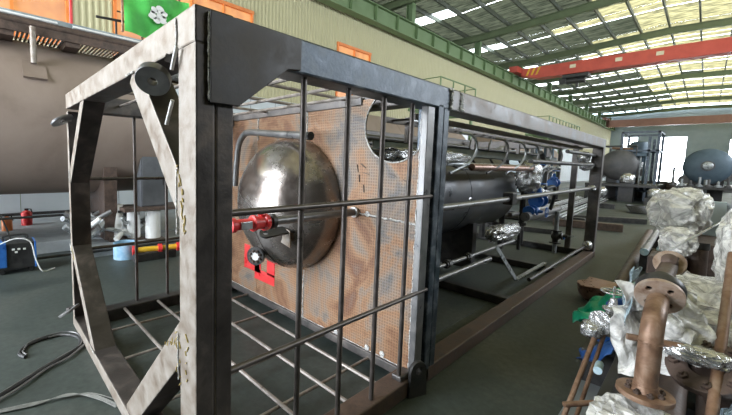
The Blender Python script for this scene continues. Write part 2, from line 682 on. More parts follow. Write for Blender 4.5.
def sheet_mesh(z0, z1, m):
    b = MB()
    prof = []
    for k in range(7 if m == 'cream' else 0):
        x = k / 7
        prof += [(x, 0), (x + .035, -.018), (x + .075, -.018), (x + .11, 0)]
    if not prof:
        prof = [(.006, 0)]
    prof.append((1.0 if m == 'cream' else .994, 0))
    vs = [(x, y, z) for x, y in prof for z in (z0, z1)]
    b.add(vs, [(2 * i, 2 * i + 1, 2 * i + 3, 2 * i + 2) for i in range(len(prof) - 1)])
    o = b.build('tmp_sheet', m)
    me = o.data
    bpy.data.objects.remove(o)
    me.name = 'wall_panel'
    return me


SM = {}
for x in range(-6, 70):
    hole = [w_ for w_ in wins if w_[0] <= x < w_[1]]
    parts = []
    if hole and hole[0][2] > 4:
        parts = [(3.7, hole[0][2], 'cream'), (hole[0][3], 8.2, 'cream'), (0, 3.7, 'wall_low')]
    elif hole:
        parts = [(3.7, 8.2, 'cream'), (0, hole[0][2], 'wall_low'), (hole[0][3] - .2, 3.7, 'wall_low')] if hole[0][3] < 3.7 else [(hole[0][3], 8.2, 'cream'), (0, hole[0][2], 'wall_low')]
    else:
        parts = [(3.7, 8.2, 'cream'), (0, 3.7, 'wall_low')]
    for z0, z1, m in parts:
        if (z0, z1, m) not in SM:
            SM[(z0, z1, m)] = sheet_mesh(z0, z1, m)
        place('wall_panel', SM[(z0, z1, m)], wl, (x, YL, 0))
# girts behind the sheets and a thin flashing strip where the colours meet
b = MB()
b.box(HX0, HX1, YL - .05, YL - .035, 3.66, 3.74)
b.build('flashing', 'wall_low', wl)
for i, (x0, x1, z0, z1, m) in enumerate(wins):
    wi = sempty('window_%d' % (i + 1), (x0, YL, z0))
    fr = MB()
    for a in (z0, z1):
        fr.box(x0 - .05, x1 + .05, YL - .08, YL + .04, a - .05, a + .05)
    for k in range(int(x1 - x0) + 1):
        fr.box(x0 + k - .03, x0 + k + .03, YL - .07, YL + .04, z0, z1)
    fr.build('window_frame', 'galv' if m != 'amber' else 'orange', wi)
    for k in range(int(x1 - x0)):
        for zz0, zz1 in ((z0, (z0 + z1) / 2 - .02), ((z0 + z1) / 2 + .02, z1)):
            MB().box(x0 + k + .03, x0 + k + .97, YL + .0, YL + .01, zz0, zz1).build('pane', m, wi)

# columns that rise behind the runway to the rafters
for x in RX:
    if x < HX1:
        struct(MB().ibeam((x, YL + .25, 0), (x, YL + .25, 9.55), .3, .34, .03, (0, 1, 0)).build('column', 'green'))

# crane runway
rw = sempty('trim_1', (0, 8.6, 7.5))
MB().box(HX0, HX1, 8.45, 8.8, 8.17, 8.21).build('runway_flange', 'green', rw)
MB().box(HX0, HX1, 8.45, 8.8, 7.5, 7.54).build('runway_flange', 'green', rw)
MB().box(HX0, HX1, 8.6, 8.63, 7.54, 8.17).build('runway_web', 'green', rw)
MB().box(HX0, HX1, 8.58, 8.66, 8.21, 8.29).build('crane_rail', 'dark_steel', rw)
o = MB().box(-.012, .012, 8.46, 8.6, 7.54, 8.17).build('stiffener', 'green')
sm = o.data
bpy.data.objects.remove(o)
for k in range(49):
    o = bpy.data.objects.new('stiffener', sm)
    COL.objects.link(o)
    o.parent = rw
    o.location = V((HX0 + .7 + k * 1.55, 0, 0)) - V((0, 8.6, 7.5))

# roof: rafters, purlins, sheets
ce = sempty('ceiling', (0, 0, 9.6))
for x in RX:
    for y0, y1 in ((YB, 9), (9, 1), (1, YR)):
        MB().ibeam((x, y0, zr(y0) + .2), (x, y1, zr(y1) + .2), .22, .4, .025).build('rafter', 'green_dark', ce)
yrow = []
y = YR + .3
while y < YB:
    yrow.append(y)
    y += 1.3
# purlins: one mesh shared by all bays and rows
o = MB().box(0, BAY, -.035, .035, 0, .22).build('purlin', 'purlin')
pm = o.data
bpy.data.objects.remove(o)
for y in yrow:
    for i in range(-1, 9):
        x = RX[0] + BAY * i
        if x > HX1:
            continue
        o = place('purlin', pm, ce, (x, y, zr(y) + .4))


def roof_sheet(x0, x1, m):
    b = MB()
    n = max(2, int((x1 - x0) / .35))
    vs = []
    for i in range(n + 1):
        x = x0 + (x1 - x0) * i / n
        z = .03 if i % 2 else 0
        vs += [(x, -.03, z), (x, 1.33, z)]
    b.add(vs, [(2 * i, 2 * i + 1, 2 * i + 3, 2 * i + 2) for i in range(n)])
    o = b.build('roof_panel', m)
    me = o.data
    bpy.data.objects.remove(o)
    return me


RS = {}
for m in ('roof', 'roof_yellow', 'skylight'):
    RS[m] = [roof_sheet(-.05, 3.36, m), roof_sheet(3.3, 4.45, m), roof_sheet(4.4, BAY + .05, m)]
rr = random.Random(3)
for y in yrow:
    for i in range(-1, 9):
        x = RX[0] + BAY * i
        for k in range(3):
            yellow = y < 3.4 + rr.uniform(-1.2, .8)
            if k == 1:
                m = 'skylight' if y > 8.5 else ('roof_yellow' if y < 5 else 'roof')
            else:
                m = 'roof_yellow' if yellow and rr.random() < .85 else 'roof'
            o = place('roof_panel' if m != 'skylight' else 'skylight_panel', RS[m][k], ce, (x, y, zr(y) + .63 + .008 * (k % 2)))
            sl = math.atan2(zr(y + 1.3) - zr(y), 1.3)
            o.rotation_euler = (sl, 0, 0)

# far wall with its big door and windows left open to the daylight
wf = sempty('wall_far', (HX1, 0, 0))
holes = [(.9, 3.45, 0, 6.4), (5.9, 7.6, 5.1, 6.5), (-6.5, -3.0, 1.2, 5.9)]
ys = sorted({YR, YB, *[h[0] for h in holes], *[h[1] for h in holes]})
for a, c in zip(ys[:-1], ys[1:]):
    hh = [h for h in holes if h[0] <= a < h[1]]
    segs = [(0, 10.5)]
    if hh:
        segs = [(0, hh[0][2]), (hh[0][3], 10.5)]
    for z0, z1 in segs:
        z = z0
        while z < z1 - .01:
            zt = min(z1, z + 1.05)
            MB().box(HX1, HX1 + .06, a + .01, c - .01, z + .015, zt - .015).build('wall_panel', 'wall_far', wf)
            z = zt
        MB().box(HX1 + .07, HX1 + .1, a, c, z0, z1).build('backing', 'wall_far', wf)
d1 = sempty('door_1', (HX1, 2.1, 0))
MB().box(HX1 - .05, HX1 + .1, .8, .9, 0, 6.45).box(HX1 - .05, HX1 + .1, 3.45, 3.55, 0, 6.45).box(HX1 - .05, HX1 + .1, .8, 3.55, 6.4, 6.5).build('door_frame', 'galv', d1)
MB().box(HX1 + .0, HX1 + .05, .9, 3.45, 2.5, 2.6).build('door_rail', 'galv', d1)
wr = sempty('wall_right', (0, YR, 0))
for x0, x1, z0, z1 in ((HX0, HX1, 0, 6.0), (HX0, HX1, 8.4, 10.5), (HX0, 7.0, 6.0, 8.4), (52.0, HX1, 6.0, 8.4)):
    MB().box(x0, x1, YR - .1, YR, z0, z1).build('wall_panel', 'dark_wall', wr)
for k in range(23):  # bars across the added light band, out of view
    MB().box(7.0 + k * 2 - .04, 7.0 + k * 2 + .04, YR - .08, YR - .02, 6.0, 8.4).build('added_mullion', 'dark_wall', wr)
wb = struct(MB().box(HX0, HX1, YB, YB + .1, 0, 10.6).build('wall_beyond', 'dark_wall'))
wn_ = sempty('wall_near', (HX0, 0, 0))
MB().box(HX0 - .1, HX0, YR, 2.05, 0, 10.5).build('wall_panel', 'dark_wall', wn_)
MB().box(HX0 - .1, HX0, 2.05, YB, 7.4, 10.5).build('wall_panel', 'dark_wall', wn_)
MB().box(HX0 - .1, HX0, 10.95, YB, 0, 7.4).build('wall_panel', 'dark_wall', wn_)


# ================================================================== THE SKID FRAME
L, W, H = 7.9, 2.74, 2.2
T = .16
sk = thing('open_skid', 'long welded open steel frame with eight-sided end ring and bar cage', 'frame', (0, 0, 0))


def post(x, y, m='steel', z1=H - T + .03):
    # twin tubes with a seam between them
    b = MB()
    b.box(x, x + .078, y, y + T, T * .0, z1)
    b.box(x + .084, x + T + .002, y + .002, y + T - .002, 0, z1)
    b.box(x + .07, x + .09, y + .008, y + T - .008, 0, z1)
    return b.build('post', m, sk, bevel=.008)


def dbl(name, a, b_, wd, h, m):
    return MB().bar(a, b_, wd, h, (0, 0, 1)).build(name, m, sk, bevel=.01)


# the end ring (x 0..0.16), its outward face coloured as lit, its sides as shaded


def lit_face(o):
    """the outward (-x) faces of the ring get the painted lit tone, the rest the shaded one"""
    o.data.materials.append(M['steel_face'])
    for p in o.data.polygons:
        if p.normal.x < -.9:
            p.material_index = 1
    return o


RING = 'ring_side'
lit_face(post(0, 0, 'ring_side'))
lit_face(MB().box(0, T, W - .075, W, 0, H - T).build('post', RING, sk, bevel=.006))
lit_face(MB().box(-.002, T, 0, W, H - .135, H).build('beam', RING, sk, bevel=.008))
lit_face(MB().box(-.002, T, 0, W, 0, .1).build('beam', RING, sk, bevel=.008))


def brace(p, q, wd=.1):
    (y0, z0), (y1, z1) = p, q
    d = V((0, y1 - y0, z1 - z0)).normalized()
    n = V((0, -d.z, d.y)) * wd / 2
    a, b_ = V((.0, y0, z0)), V((.0, y1, z1))
    # ends trimmed along the members they meet
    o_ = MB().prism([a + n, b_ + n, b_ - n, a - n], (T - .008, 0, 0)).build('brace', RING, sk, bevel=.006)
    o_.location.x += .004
    lit_face(o_)


brace((2.7, 1.42), (2.02, 2.1))
brace((2.7, .76), (1.86, .04))
brace((.76, 2.08), (.1, 1.42), .14)
brace((.1, .92), (.95, .07), .14)
# weld seams on the ring
wd = MB()
wdpts = [((-.006, .16, 2.07), (-.006, .16, 2.19)), ((-.006, .165, 1.6), (-.006, .165, 1.33)), ((-.006, 2.66, .72), (-.006, 2.74, .8)), ((-.006, 1.82, .1), (-.006, 1.95, .1)),
         ((-.006, .16, .7), (-.006, .16, .9)), ((-.006, 2.66, 1.4), (-.006, 2.66, 1.5)), ((-.006, .7, 2.07), (-.006, .83, 2.07))]
for a, c in wdpts:
    pts = [V(a).lerp(V(c), t / 10) + V((0, random.uniform(-.004, .004), random.uniform(-.004, .004))) for t in range(11)]
    wd.tube(pts, [.003 + random.uniform(0, .002) for _ in pts], 6)
# yellow chalk on the welds of the ring
ck_ = MB()
rs = random.Random(2)
for (y0, z0, y1, z1, n_) in ((.15, 1.6, .08, 1.33, 16), (2.7, .78, 2.56, .68, 5), (.3, .8, .16, .88, 8), (.17, .9, .17, .66, 10), (.08, .9, .1, .7, 6)):
    for k in range(n_):
        t = k / n_
        y, z = y0 + (y1 - y0) * t + rs.uniform(-.02, .02), z0 + (z1 - z0) * t + rs.uniform(-.01, .01)
        a = rs.uniform(-.9, .9)
        d = V((0, sin(a), cos(a))) * rs.uniform(.006, .018)
        ck_.bar(V((-.0025, y, z)) - d, V((-.0025, y, z)) + d, .002, .005, (1, 0, 0))
ck_.build('chalk_marks', 'yellow_chalk', sk)['kind'] = 'stuff'
# long beams
MB().box(.165, 1.93, 0, T, H - T, H).build('beam', 'steel_blue', sk, bevel=.012)
MB().box(1.932, L, 0, T, H - T, H).build('beam', 'steel_warm', sk, bevel=.012)
MB().box(.165, L, W - T, W, H - T, H).build('beam', 'steel', sk, bevel=.012)
MB().box(.165, L, 0, .15, 0, .12).build('beam', 'rust_dark', sk, bevel=.01)
MB().box(.165, L, W - .15, W, 0, .12).build('beam', 'dark_steel', sk, bevel=.01)
for x in (7.72, ):
    MB().box(x, L, .16, W - .16, H - T, H).build('beam', 'steel', sk, bevel=.01)
    MB().box(x, L, .15, W - .15, 0, .12).build('beam', 'dark_steel', sk, bevel=.01)
for x in (1.73, ):
    MB().box(x, x + .16, .15, W - .15, 0, .12).build('beam', 'dark_steel', sk, bevel=.01)
    MB().box(x, x + .16, .16, W - .16, H - .12, H).build('beam', 'steel', sk, bevel=.01)
for x in (3.9, 5.9):
    MB().box(x, x + .12, .15, W - .15, 0, .1).build('beam', 'dark_steel', sk, bevel=.01)
post(1.77, 0, 'steel_blue')
post(1.77, W - T, 'steel')
post(L - T - .02, 0, 'steel')
post(L - T - .02, W - T, 'steel')
MB().box(7.72, 7.8, .37, .46, .1, H - .1).build('post', 'steel', sk, bevel=.006)
MB().box(4.2, 4.3, W - T, W - .05, .1, H - T).build('post', 'steel', sk, bevel=.006)
# corner gusset plate on the near top corner
MB().prism([(.05, -.022, 2.185), (.05, -.022, 1.852), (.172, -.022, 1.852), (.415, -.022, 2.04), (.49, -.022, 2.05), (.49, -.022, 2.185)], (0, .021, 0)).build('gusset_plate', 'gusset', sk, bevel=.003)
for a, c in (((.047, -.012, 1.86), (.047, -.012, 2.18)), ((.493, -.006, 2.05), (.493, -.006, 2.17))):
    pts = [V(a).lerp(V(c), t / 16) + V((random.uniform(-.003, .003), 0, 0)) for t in range(17)]
    wd.tube(pts, [.003 + random.uniform(0, .003) for _ in pts], 6)
pts = [V((1.93 + random.uniform(-.01, .01), -.004, 2.05 + .01 * k)) for k in range(15)]
wd.tube(pts, [.014 + random.uniform(-.006, .008) for _ in pts], 6)
pts = [V((2.1 + .022 * (-1) ** k + random.uniform(-.008, .008), -.002, 2.06 + .0065 * k)) for k in range(20)]
MB().tube(pts, [.008 + random.uniform(-.003, .004) for _ in pts], 6).build('white_splash', 'white', sk)
wd.build('weld_bead', 'weld', sk)['kind'] = 'stuff'

# cage bars on both long sides
for side, y in (('n', .05), ('f', W - .05)):
    m = 'bar'
    for x in (.57, .89, 1.21, 1.52):
        MB().tube([(x, y, .12), (x, y, H - T)], .0155, 10).build('cage_bar', m, sk, smooth=True)
    for z in (1.42, .735):
        MB().tube([(.16, y - (.03 if side == 'n' else -.03), z), (1.78, y - (.03 if side == 'n' else -.03), z)], .0155, 10).build('cage_rail', m, sk, smooth=True)
# roof grid and floor grid of the cage
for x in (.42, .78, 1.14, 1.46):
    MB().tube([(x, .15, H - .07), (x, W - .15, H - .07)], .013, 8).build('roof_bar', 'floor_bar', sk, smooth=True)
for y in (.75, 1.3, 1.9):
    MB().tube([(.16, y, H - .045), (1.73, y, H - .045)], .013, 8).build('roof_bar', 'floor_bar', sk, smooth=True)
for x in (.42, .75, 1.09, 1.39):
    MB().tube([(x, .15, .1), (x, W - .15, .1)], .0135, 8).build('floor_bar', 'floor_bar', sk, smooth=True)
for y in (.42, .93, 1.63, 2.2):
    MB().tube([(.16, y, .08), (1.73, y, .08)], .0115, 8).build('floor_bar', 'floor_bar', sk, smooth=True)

# lifting lugs
def lug_disc(c, r, ax, t=.035):
    return plate('lifting_lug', circ(0, 0, r, 36), [(0, 0, r * .33)], t, mw_at(c, ax), 'pipe_grey', sk, .003)


lug_disc((-.05, .29, 1.965), .066, (-.4, -.6, -.7), .04)
lug_disc((-.05, 2.62, 1.95), .09, (-.45, .3, .85), .02)
lug_disc((-.05, 2.6, .2), .09, (-.45, .3, .85), .02)
MB().bar((-.03, .205, 2.04), (.05, .155, 2.02), .02, .03).build('lug_stub', 'steel', sk)
MB().tube([(-.02, .23, 1.78), (-.02, .165, 1.87)], .008, 8).build('lug_pin', 'white', sk)
MB().tube([(-.02, .17, 1.99), (-.02, .12, 2.07)], .008, 8).build('lug_pin', 'white', sk)
MB().bar((-.06, 2.62, 1.95), (.05, 2.7, 1.96), .03, .02).build('lug_stub', 'steel', sk)
MB().bar((-.06, 2.62, .21), (.05, 2.7, .2), .03, .02).build('lug_stub', 'steel', sk)
# base lug plate at the middle post
ol = [(-.075, -.2)] + circ(0, 0, .075, 16, pi, 0) + [(.075, -.2)]
ol = [(-.075, -.2)] + [(.065 * cos(a), .065 * sin(a)) for a in [pi - pi * k / 16 for k in range(17)]] + [(.075, -.2)]
plate('base_lug', ol, [(0, 0, .028)], .03, mw_at((1.63, -.03, .19), (-.35, -1, 0), (1, -.35, 0)), 'dark_steel', sk, .003)
MB().box(1.5, 1.64, .02, .1, .12, .16).build('lug_block', 'steel', sk, bevel=.01)

# ---- the baffle: chequer plates with a round bite out of the corner
XB = 1.67
mwb = Matrix(((0, 0, 1, XB), (1, 0, 0, 0), (0, 1, 0, 0), (0, 0, 0, 1)))   # plate x->Y, y->Z, z->X


def bp_(name, outline):
    return plate(name, outline, [], .012, mwb, 'baffle', sk, .001)


cc, cr = (.284, 1.928), .276
# Y grows to the left in the picture, so the bite runs from +Y side (angle 0..) down to the near edge
st = math.asin((2.14 - cc[1]) / cr)
en = -(pi - math.acos((cc[0] - .06) / cr))
arcp = [(cc[0] + cr * cos(st + (en - st) * k / 28), cc[1] + cr * sin(st + (en - st) * k / 28)) for k in range(29)]
S1 = 1.22
bp_('baffle_plate', [(1.25, 2.14)] + [(1.25, S1 + .003), (.06, S1 + .003)] + arcp[::-1])
bp_('baffle_plate', [(1.25, S1 - .003), (1.25, .1), (.06, .1), (.06, S1 - .003)])
bp_('baffle_plate', [(1.256, .1), (1.256, 2.14), (2.06, 2.14), (2.06, .1)])
bp_('baffle_plate', [(2.066, .1), (2.066, 2.14), (2.68, 2.14), (2.68, .1)])
MB().box(XB - .02, XB + .07, .01, .06, .1, 2.04).build('edge_angle', 'pipe_grey', sk, bevel=.004)
MB().box(XB - .03, XB + .03, .06, 2.68, .06, .125).build('foot_angle', 'steel', sk, bevel=.004)
MB().box(XB - .02, XB + .03, .6, 2.68, 2.1, 2.16).build('head_angle', 'steel', sk, bevel=.004)
bw = MB()


def bead(a, c, r=.006, n=30, j=.004):
    pts = [V(a).lerp(V(c), t / n) + V((0, random.uniform(-j, j), random.uniform(-j, j))) for t in range(n + 1)]
    bw.tube(pts, [r * random.uniform(.6, 1.5) for _ in pts], 6)


xw = XB - .009
bead((xw, .6, 1.235), (xw, .07, S1), .007)
bead((xw, 1.253, 1.88), (xw, 1.253, 2.13))
bead((xw, 1.253, .12), (xw, 1.253, .6))
bead((xw, 2.063, 1.86), (xw, 2.063, 2.13))
bead((xw, .065, .15), (xw, .065, 2.0), .006, 60, .005)
bead((xw, 2.6, .13), (xw, .1, .13), .003, 60, .002)
pts = [V((xw, p[0], p[1])) for p in arcp]
bw.tube(pts, .006, 6)
for y, z in ((.45, .15), (.3, .16), (.8, .15), (.5, 1.24)):
    bw.lathe([(0, -.01), (.02, -.006), (.024, .004), (0, .006)], (xw, y, z), (-1, 0, 0), 8)
bw.build('weld_bead', 'weld', sk)['kind'] = 'stuff'
# red painted strokes at the foot of the baffle
rp = MB()


def stroke(y0, y1, z0, z1, sk_=0):
    rp.prism([(XB - .0095, y0, z0), (XB - .0095, y1, z0), (XB - .0095, y1 + sk_, z1), (XB - .0095, y0 + sk_, z1)], (.002, 0, 0))


stroke(2.2, 2.32, .47, .66)
stroke(2.0, 2.32, .38, .47)
stroke(1.98, 2.1, .38, .72)
stroke(1.72, 1.86, .40, .68)
stroke(1.72, 2.1, .3, .42)
stroke(1.68, 1.98, .62, .68)
rp.build('painted_mark', 'red', sk)
# dark scorch dashes cut in the plate
sd = MB()
for y, z, a in ((.62, 1.6, .2), (.56, 1.62, 1.0), (.6, 1.52, .1), (.55, 1.44, .1), (.53, 1.56, 1.4), (.28, 1.56, 1.3), (.16, 1.52, 1.2)):
    d = V((0, sin(a), cos(a))) * .03
    sd.bar(V((XB - .009, y, z)) - d, V((XB - .009, y, z)) + d, .004, .012, (1, 0, 0))
sd.build('scorch_marks', 'rust_dark', sk)['kind'] = 'stuff'

# rails along the open near side of the frame
for z, x0 in ((1.3, 1.93), (1.72, 4.2), (1.9, 5.8)):
    MB().tube([(x0, .12, z), (L - .1, .12, z)], .028, 14).build('side_rail', 'pipe_grey' if z < 1.5 else 'dark_steel', sk, smooth=True)
MB().tube([(4.5, .12, .22), (L - .1, .12, .22)], .025, 12).build('side_rail', 'dark_steel', sk, smooth=True)
MB().box(3.55, 3.68, .07, .17, 1.24, 1.37).build('rail_clamp', 'dark_steel', sk, bevel=.008)
ws = MB()
for z in (1.3, 1.62, 1.72, 1.86):
    pass

# ================================================================== VESSEL IN THE SKID
VC = V((0, 1.42, 1.235))
R = .625
pv = thing('pressure_vessel', 'dark horizontal steel vessel inside the long frame, dome pushed through the rusty plate', 'vessel', (1.67, 1.42, .0))
sh = [(R, 0), (R, 3.9)]
R_ = .6
rings = [(R_, 0)]
for x in (1.3, 2.6):
    rings += [(R_, x - .01), (R_ + .006, x - .004), (R_ + .006, x + .004), (R_, x + .01)]
rings += [(R_, 4.3)]
MB().lathe(rings, (1.68, VC.y, VC.z), (1, 0, 0), 72).build('shell', 'shell', pv, smooth=True)
prof = [(R + .006, 0), (R + .006, -.05)]
for k in range(1, 15):
    a = pi / 2 * k / 14
    prof.append((R * cos(a) if k < 14 else 0, -.05 - .46 * sin(a)))
MB().lathe(prof, (1.665, VC.y, VC.z), (1, 0, 0), 72).build('dished_head', 'head', pv, smooth=True)
prof = [(R_, 0)] + [(R_ * cos(pi / 2 * k / 12) if k < 12 else 0, .28 * sin(pi / 2 * k / 12)) for k in range(1, 13)]
MB().lathe(prof, (5.98, VC.y, VC.z), (1, 0, 0), 64).build('dished_head', 'rust', pv, smooth=True)
for x in (2.4, 4.7):
    MB().box(x, x + .14, .95, 1.9, .12, .8).build('saddle', 'dark_steel', pv, bevel=.005)
# weld seams across the dome
dw = MB()
for k0, (ya, za) in enumerate((((1.0, .35)), ((-.2, -1.0)))):
    d = V((0, ya, za)).normalized()
    pts = []
    for k in range(3, 15):
        a = pi / 2 * k / 14
        pts.append(V((1.665 - .05 - .462 * sin(a), VC.y, VC.z)) + d * R * cos(a) * 1.003)
    dw.tube(pts, .004, 5)
dw.build('weld_bead', 'steel', pv)['kind'] = 'stuff'


def on_dome(y, z, out=0.):
    rr_ = math.hypot(y - VC.y, z - VC.z) / R
    return V((1.615 - .46 * math.sqrt(max(0, 1 - rr_ * rr_)) - out, y, z))


# small bolted nozzle low on the dome
p = on_dome(1.4, .8)
NZ = V((-.8, -.45, .0)).normalized()
q = p + NZ * .14
MB().tube([p - NZ * .06, q], .038, 20).build('nozzle', 'black', pv, smooth=True)
f = flange(pv, q, NZ, .08, 0, .03, 8, 'dark_steel', .009)
MB().lathe([(0, .018), (.038, .018), (.042, .012)], q, NZ, 20).build('nozzle_cap', 'white', pv, smooth=True)
# lifting eye plate welded to the dome
p = on_dome(1.03, 1.04)
MB().prism([p + V((.0, -.04, -.12)), p + V((.0, .1, -.09)), p + V((-.02, .1, .06)), p + V((-.02, -.05, .03))], (-.012, 0, 0)).build('pad_plate', 'steel_face', pv, bevel=.002)
ol = [(.05 * cos(a), .05 * sin(a)) for a in [pi / 2 + pi * k / 12 for k in range(13)]] + [(.24, -.04), (.24, .04)]
plate('eye_plate', ol, [(0, 0, .022)], .018, mw_at(p + V((-.2, .05, .01)), (-.25, -.5, 1), (1, -.2, .0)), 'dark_steel', pv, .002)
# bent pipe curling over the dome
MB().tube(spline([(1.5, 2.27, 1.35), (1.5, 2.24, 1.62), (1.5, 2.2, 1.8), (1.49, 2.1, 1.895), (1.48, 1.95, 1.93), (1.47, 1.5, 1.895), (1.46, 1.0, 1.86)], 6), .033, 18).build('bent_pipe', 'pipe_grey', pv, smooth=True)
MB().tube([(1.46, 1.0, 1.86), (1.458, .975, 1.858)], .036, 18).build('pipe_cap', 'dark_steel', pv, smooth=True)

# red-ended pipe through the baffle
rpipe = thing('hydraulic_pipe', 'dark pipe with a bright red hose coupling, passing in front of the polished dome', 'pipe', (1.67, .63, 1.24))
MB().tube([(1.7, .63, 1.24), (.83, .63, 1.24)], .03, 20).build('pipe', 'pipe_grey', rpipe, smooth=True)
MB().lathe([(.0, 0), (.044, 0), (.044, .02), (0, .02)], (1.655, .63, 1.24), (-1, 0, 0), 20).build('collar', 'weld', rpipe, smooth=True)
MB().lathe([(.0, 0), (.03, .0), (.05, .005), (.05, .035), (.036, .04), (.036, .06), (0, .06)], (.84, .63, 1.24), (-1, 0, 0), 24).build('end_ring', 'dark_steel', rpipe, smooth=True)
cp = MB().lathe([(0, 0), (.052, 0), (.056, .01), (.056, .03), (.042, .035), (.042, .09), (.052, .095), (.052, .115), (.04, .12), (.034, .13), (.034, .24), (.046, .245), (.046, .275), (0, .28)], (.78, .63, 1.24), (-1, 0, 0), 24).build('coupling', 'red', rpipe, smooth=True)
MB().box(.56, .64, .585, .6, 1.215, 1.262).build('name_plate', 'galv', rpipe, bevel=.003)
MB().tube([(.74, .63, 1.28), (.72, .6, 1.315), (.68, .58, 1.3)], .01, 8).build('release_lever', 'red', rpipe, smooth=True)

# ================================================================== PIPEWORK INSIDE THE SKID
# cable ladder under the top beam
cl = thing('cable_ladder', 'narrow steel cable ladder slung just under the near top beam of the long frame', 'ladder', (2.0, .45, 2.0))
for y in (.3, .6):
    MB().bar((1.95, y, 2.02), (7.65, y, 2.02), .012, .05).build('side_bar', 'steel', cl)
for k in range(24):
    MB().bar((2.08 + k * .235, .3, 2.02), (2.08 + k * .235, .6, 2.02), .03, .015).build('rung', 'steel', cl)
ch = thing('steel_channel', 'blue-grey steel channel running lengthwise above the dark vessel', 'channel', (2.0, .72, 1.8))
b = MB()
b.box(1.95, 7.7, .7, .71, 1.75, 1.85).box(1.95, 7.7, .7, .78, 1.84, 1.85).box(1.95, 7.7, .7, .78, 1.75, 1.76)
b.build('web', 'light_steel', ch)
for x in (2.5, 4.0, 5.6, 7.2):
    MB().box(x, x + .05, .71, .75, 1.85, 2.1).build('hanger', 'steel', ch)
for y, z, r, m, x0, x1, lab in ((.62, 1.66, .022, 'galv', 2.4, 7.6, 'thin galvanised pipe just under the blue-grey channel'),
                               (1.0, 1.9, .03, 'dark_steel', 2.0, 7.7, 'dark pipe above the vessel behind the blue-grey channel'),
                               (.55, 1.63, .042, 'copper', 3.6, 5.9, 'copper-brown pipe resting along the top of the dark vessel'),
                               (2.2, 1.95, .03, 'dark_steel', 2.0, 7.7, 'dark pipe on the far upper side of the vessel'),
                               (.55, .56, .022, 'pipe_grey', 2.2, 5.2, 'shiny thin pipe low beside the vessel, upper of two'),
                               (.5, .46, .03, 'pipe_grey', 2.2, 4.2, 'shiny pipe low beside the vessel, lower of two')):
    tag(MB().tube([(x0, y, z), (x1, y, z)], r, 12).build('pipe', m, smooth=True), lab, 'pipe')
hl = ['nearest the middle post', 'second from the middle post', 'third from the middle post', 'fourth from the middle post', 'fifth from the middle post', 'nearest the far end post']
for i, x in enumerate((3.35, 4.3, 4.95, 5.55, 6.2, 6.85)):
    s = (1 if i % 2 == 0 else .85)
    pts = spline([(x - .1, .55, 2.0), (x + .04, .48, 1.98), (x + .12 * s, .45, 1.88), (x + .1 * s, .46, 1.76), (x, .5, 1.66), (x - .25, .56, 1.56)], 6)
    tag(MB().tube(pts, .014, 10).build('hose', 'galv' if i % 2 == 0 else 'pipe_grey', smooth=True), 'grey bent hose hanging in a curve from the cable ladder, ' + hl[i], 'hose', 'bent hoses under the cable ladder')

for i, x in enumerate((3.0, 3.85, 4.6, 5.25, 5.9, 6.5)):
    pts = spline([(x, 1.0, 2.05), (x - .12, .98, 1.95), (x - .16, .95, 1.8), (x - .05, .9, 1.66), (x + .2, .85, 1.6), (x + .45, .85, 1.64)], 6)
    tag(MB().tube(pts, .016, 10).build('hose', 'dark_steel', smooth=True), 'dark hose curving back over the vessel behind the grey hoses, ' + hl[i], 'hose', 'dark hoses over the vessel')
# silver foil parcels on the vessel
tag(blob('foil_wrap', (2.85, .8, 1.73), (.95, .27, .08), 'silver', 3, .25, freq=4), 'crinkled silver foil laid over the near end of the dark vessel', 'foil')
tag(blob('foil_wrap', (5.85, .62, 1.5), (.2, .17, .26), 'silver', 9, .2, freq=3), 'silver foil bundle hanging at the far end of the vessel', 'foil')
tag(sheet('foil_wrap', [(4.08, 1.0, 1.68), (4.32, 1.0, 1.68), (4.26, .795, 1.2), (4.18, .795, 1.2)], 'silver', 4, .025, 14), 'strip of silver tape stuck down the side of the vessel', 'foil')
tag(blob('foil_wrap', (4.9, .6, .72), (.5, .1, .1), 'silver', 5, .4, freq=4), 'crinkled silver sleeve around the low pipes under the vessel', 'foil')


def valve(name, c, s, ax, lab, m='blue', wheel=True, up=(0, 0, 1)):
    """flanged gate valve: body between two flanges, bonnet, stem and handwheel"""
    c = V(c)
    ax = V(ax).normalized()
    up = V(up).normalized()
    t = thing(name, lab, 'valve', c)
    MB().lathe([(0, -.5 * s), (.22 * s, -.5 * s), (.2 * s, -.3 * s), (.3 * s, -.12 * s), (.33 * s, 0), (.3 * s, .12 * s), (.2 * s, .3 * s), (.22 * s, .5 * s), (0, .5 * s)], c, ax, 20).build('body', m, t, smooth=True)
    for k in (-1, 1):
        MB().lathe([(0, 0), (.42 * s, 0), (.42 * s, .09 * s), (0, .09 * s)], c + ax * (k * .5 * s) - ax * .045 * s, ax, 20).build('flange', m, t, smooth=True)
    MB().lathe([(.2 * s, .15 * s), (.2 * s, .42 * s), (.3 * s, .42 * s), (.3 * s, .5 * s), (.16 * s, .55 * s), (.1 * s, .85 * s), (0, .85 * s)], c, up, 16).build('bonnet', m, t, smooth=True)
    MB().tube([c + up * .8 * s, c + up * 1.3 * s], .035 * s, 8).build('stem', 'galv', t, smooth=True)
    if wheel:
        wc = c + up * 1.1 * s
        d, a, b_ = frame(up)
        w_ = MB().tube([wc + (a * cos(2 * pi * k / 20) + b_ * sin(2 * pi * k / 20)) * .38 * s for k in range(20)], .035 * s, 8, closed=True)
        for k in range(4):
            w_.tube([wc, wc + (a * cos(pi / 2 * k) + b_ * sin(pi / 2 * k)) * .38 * s], .025 * s, 6)
        w_.build('handwheel', m, t, smooth=True)
    return t


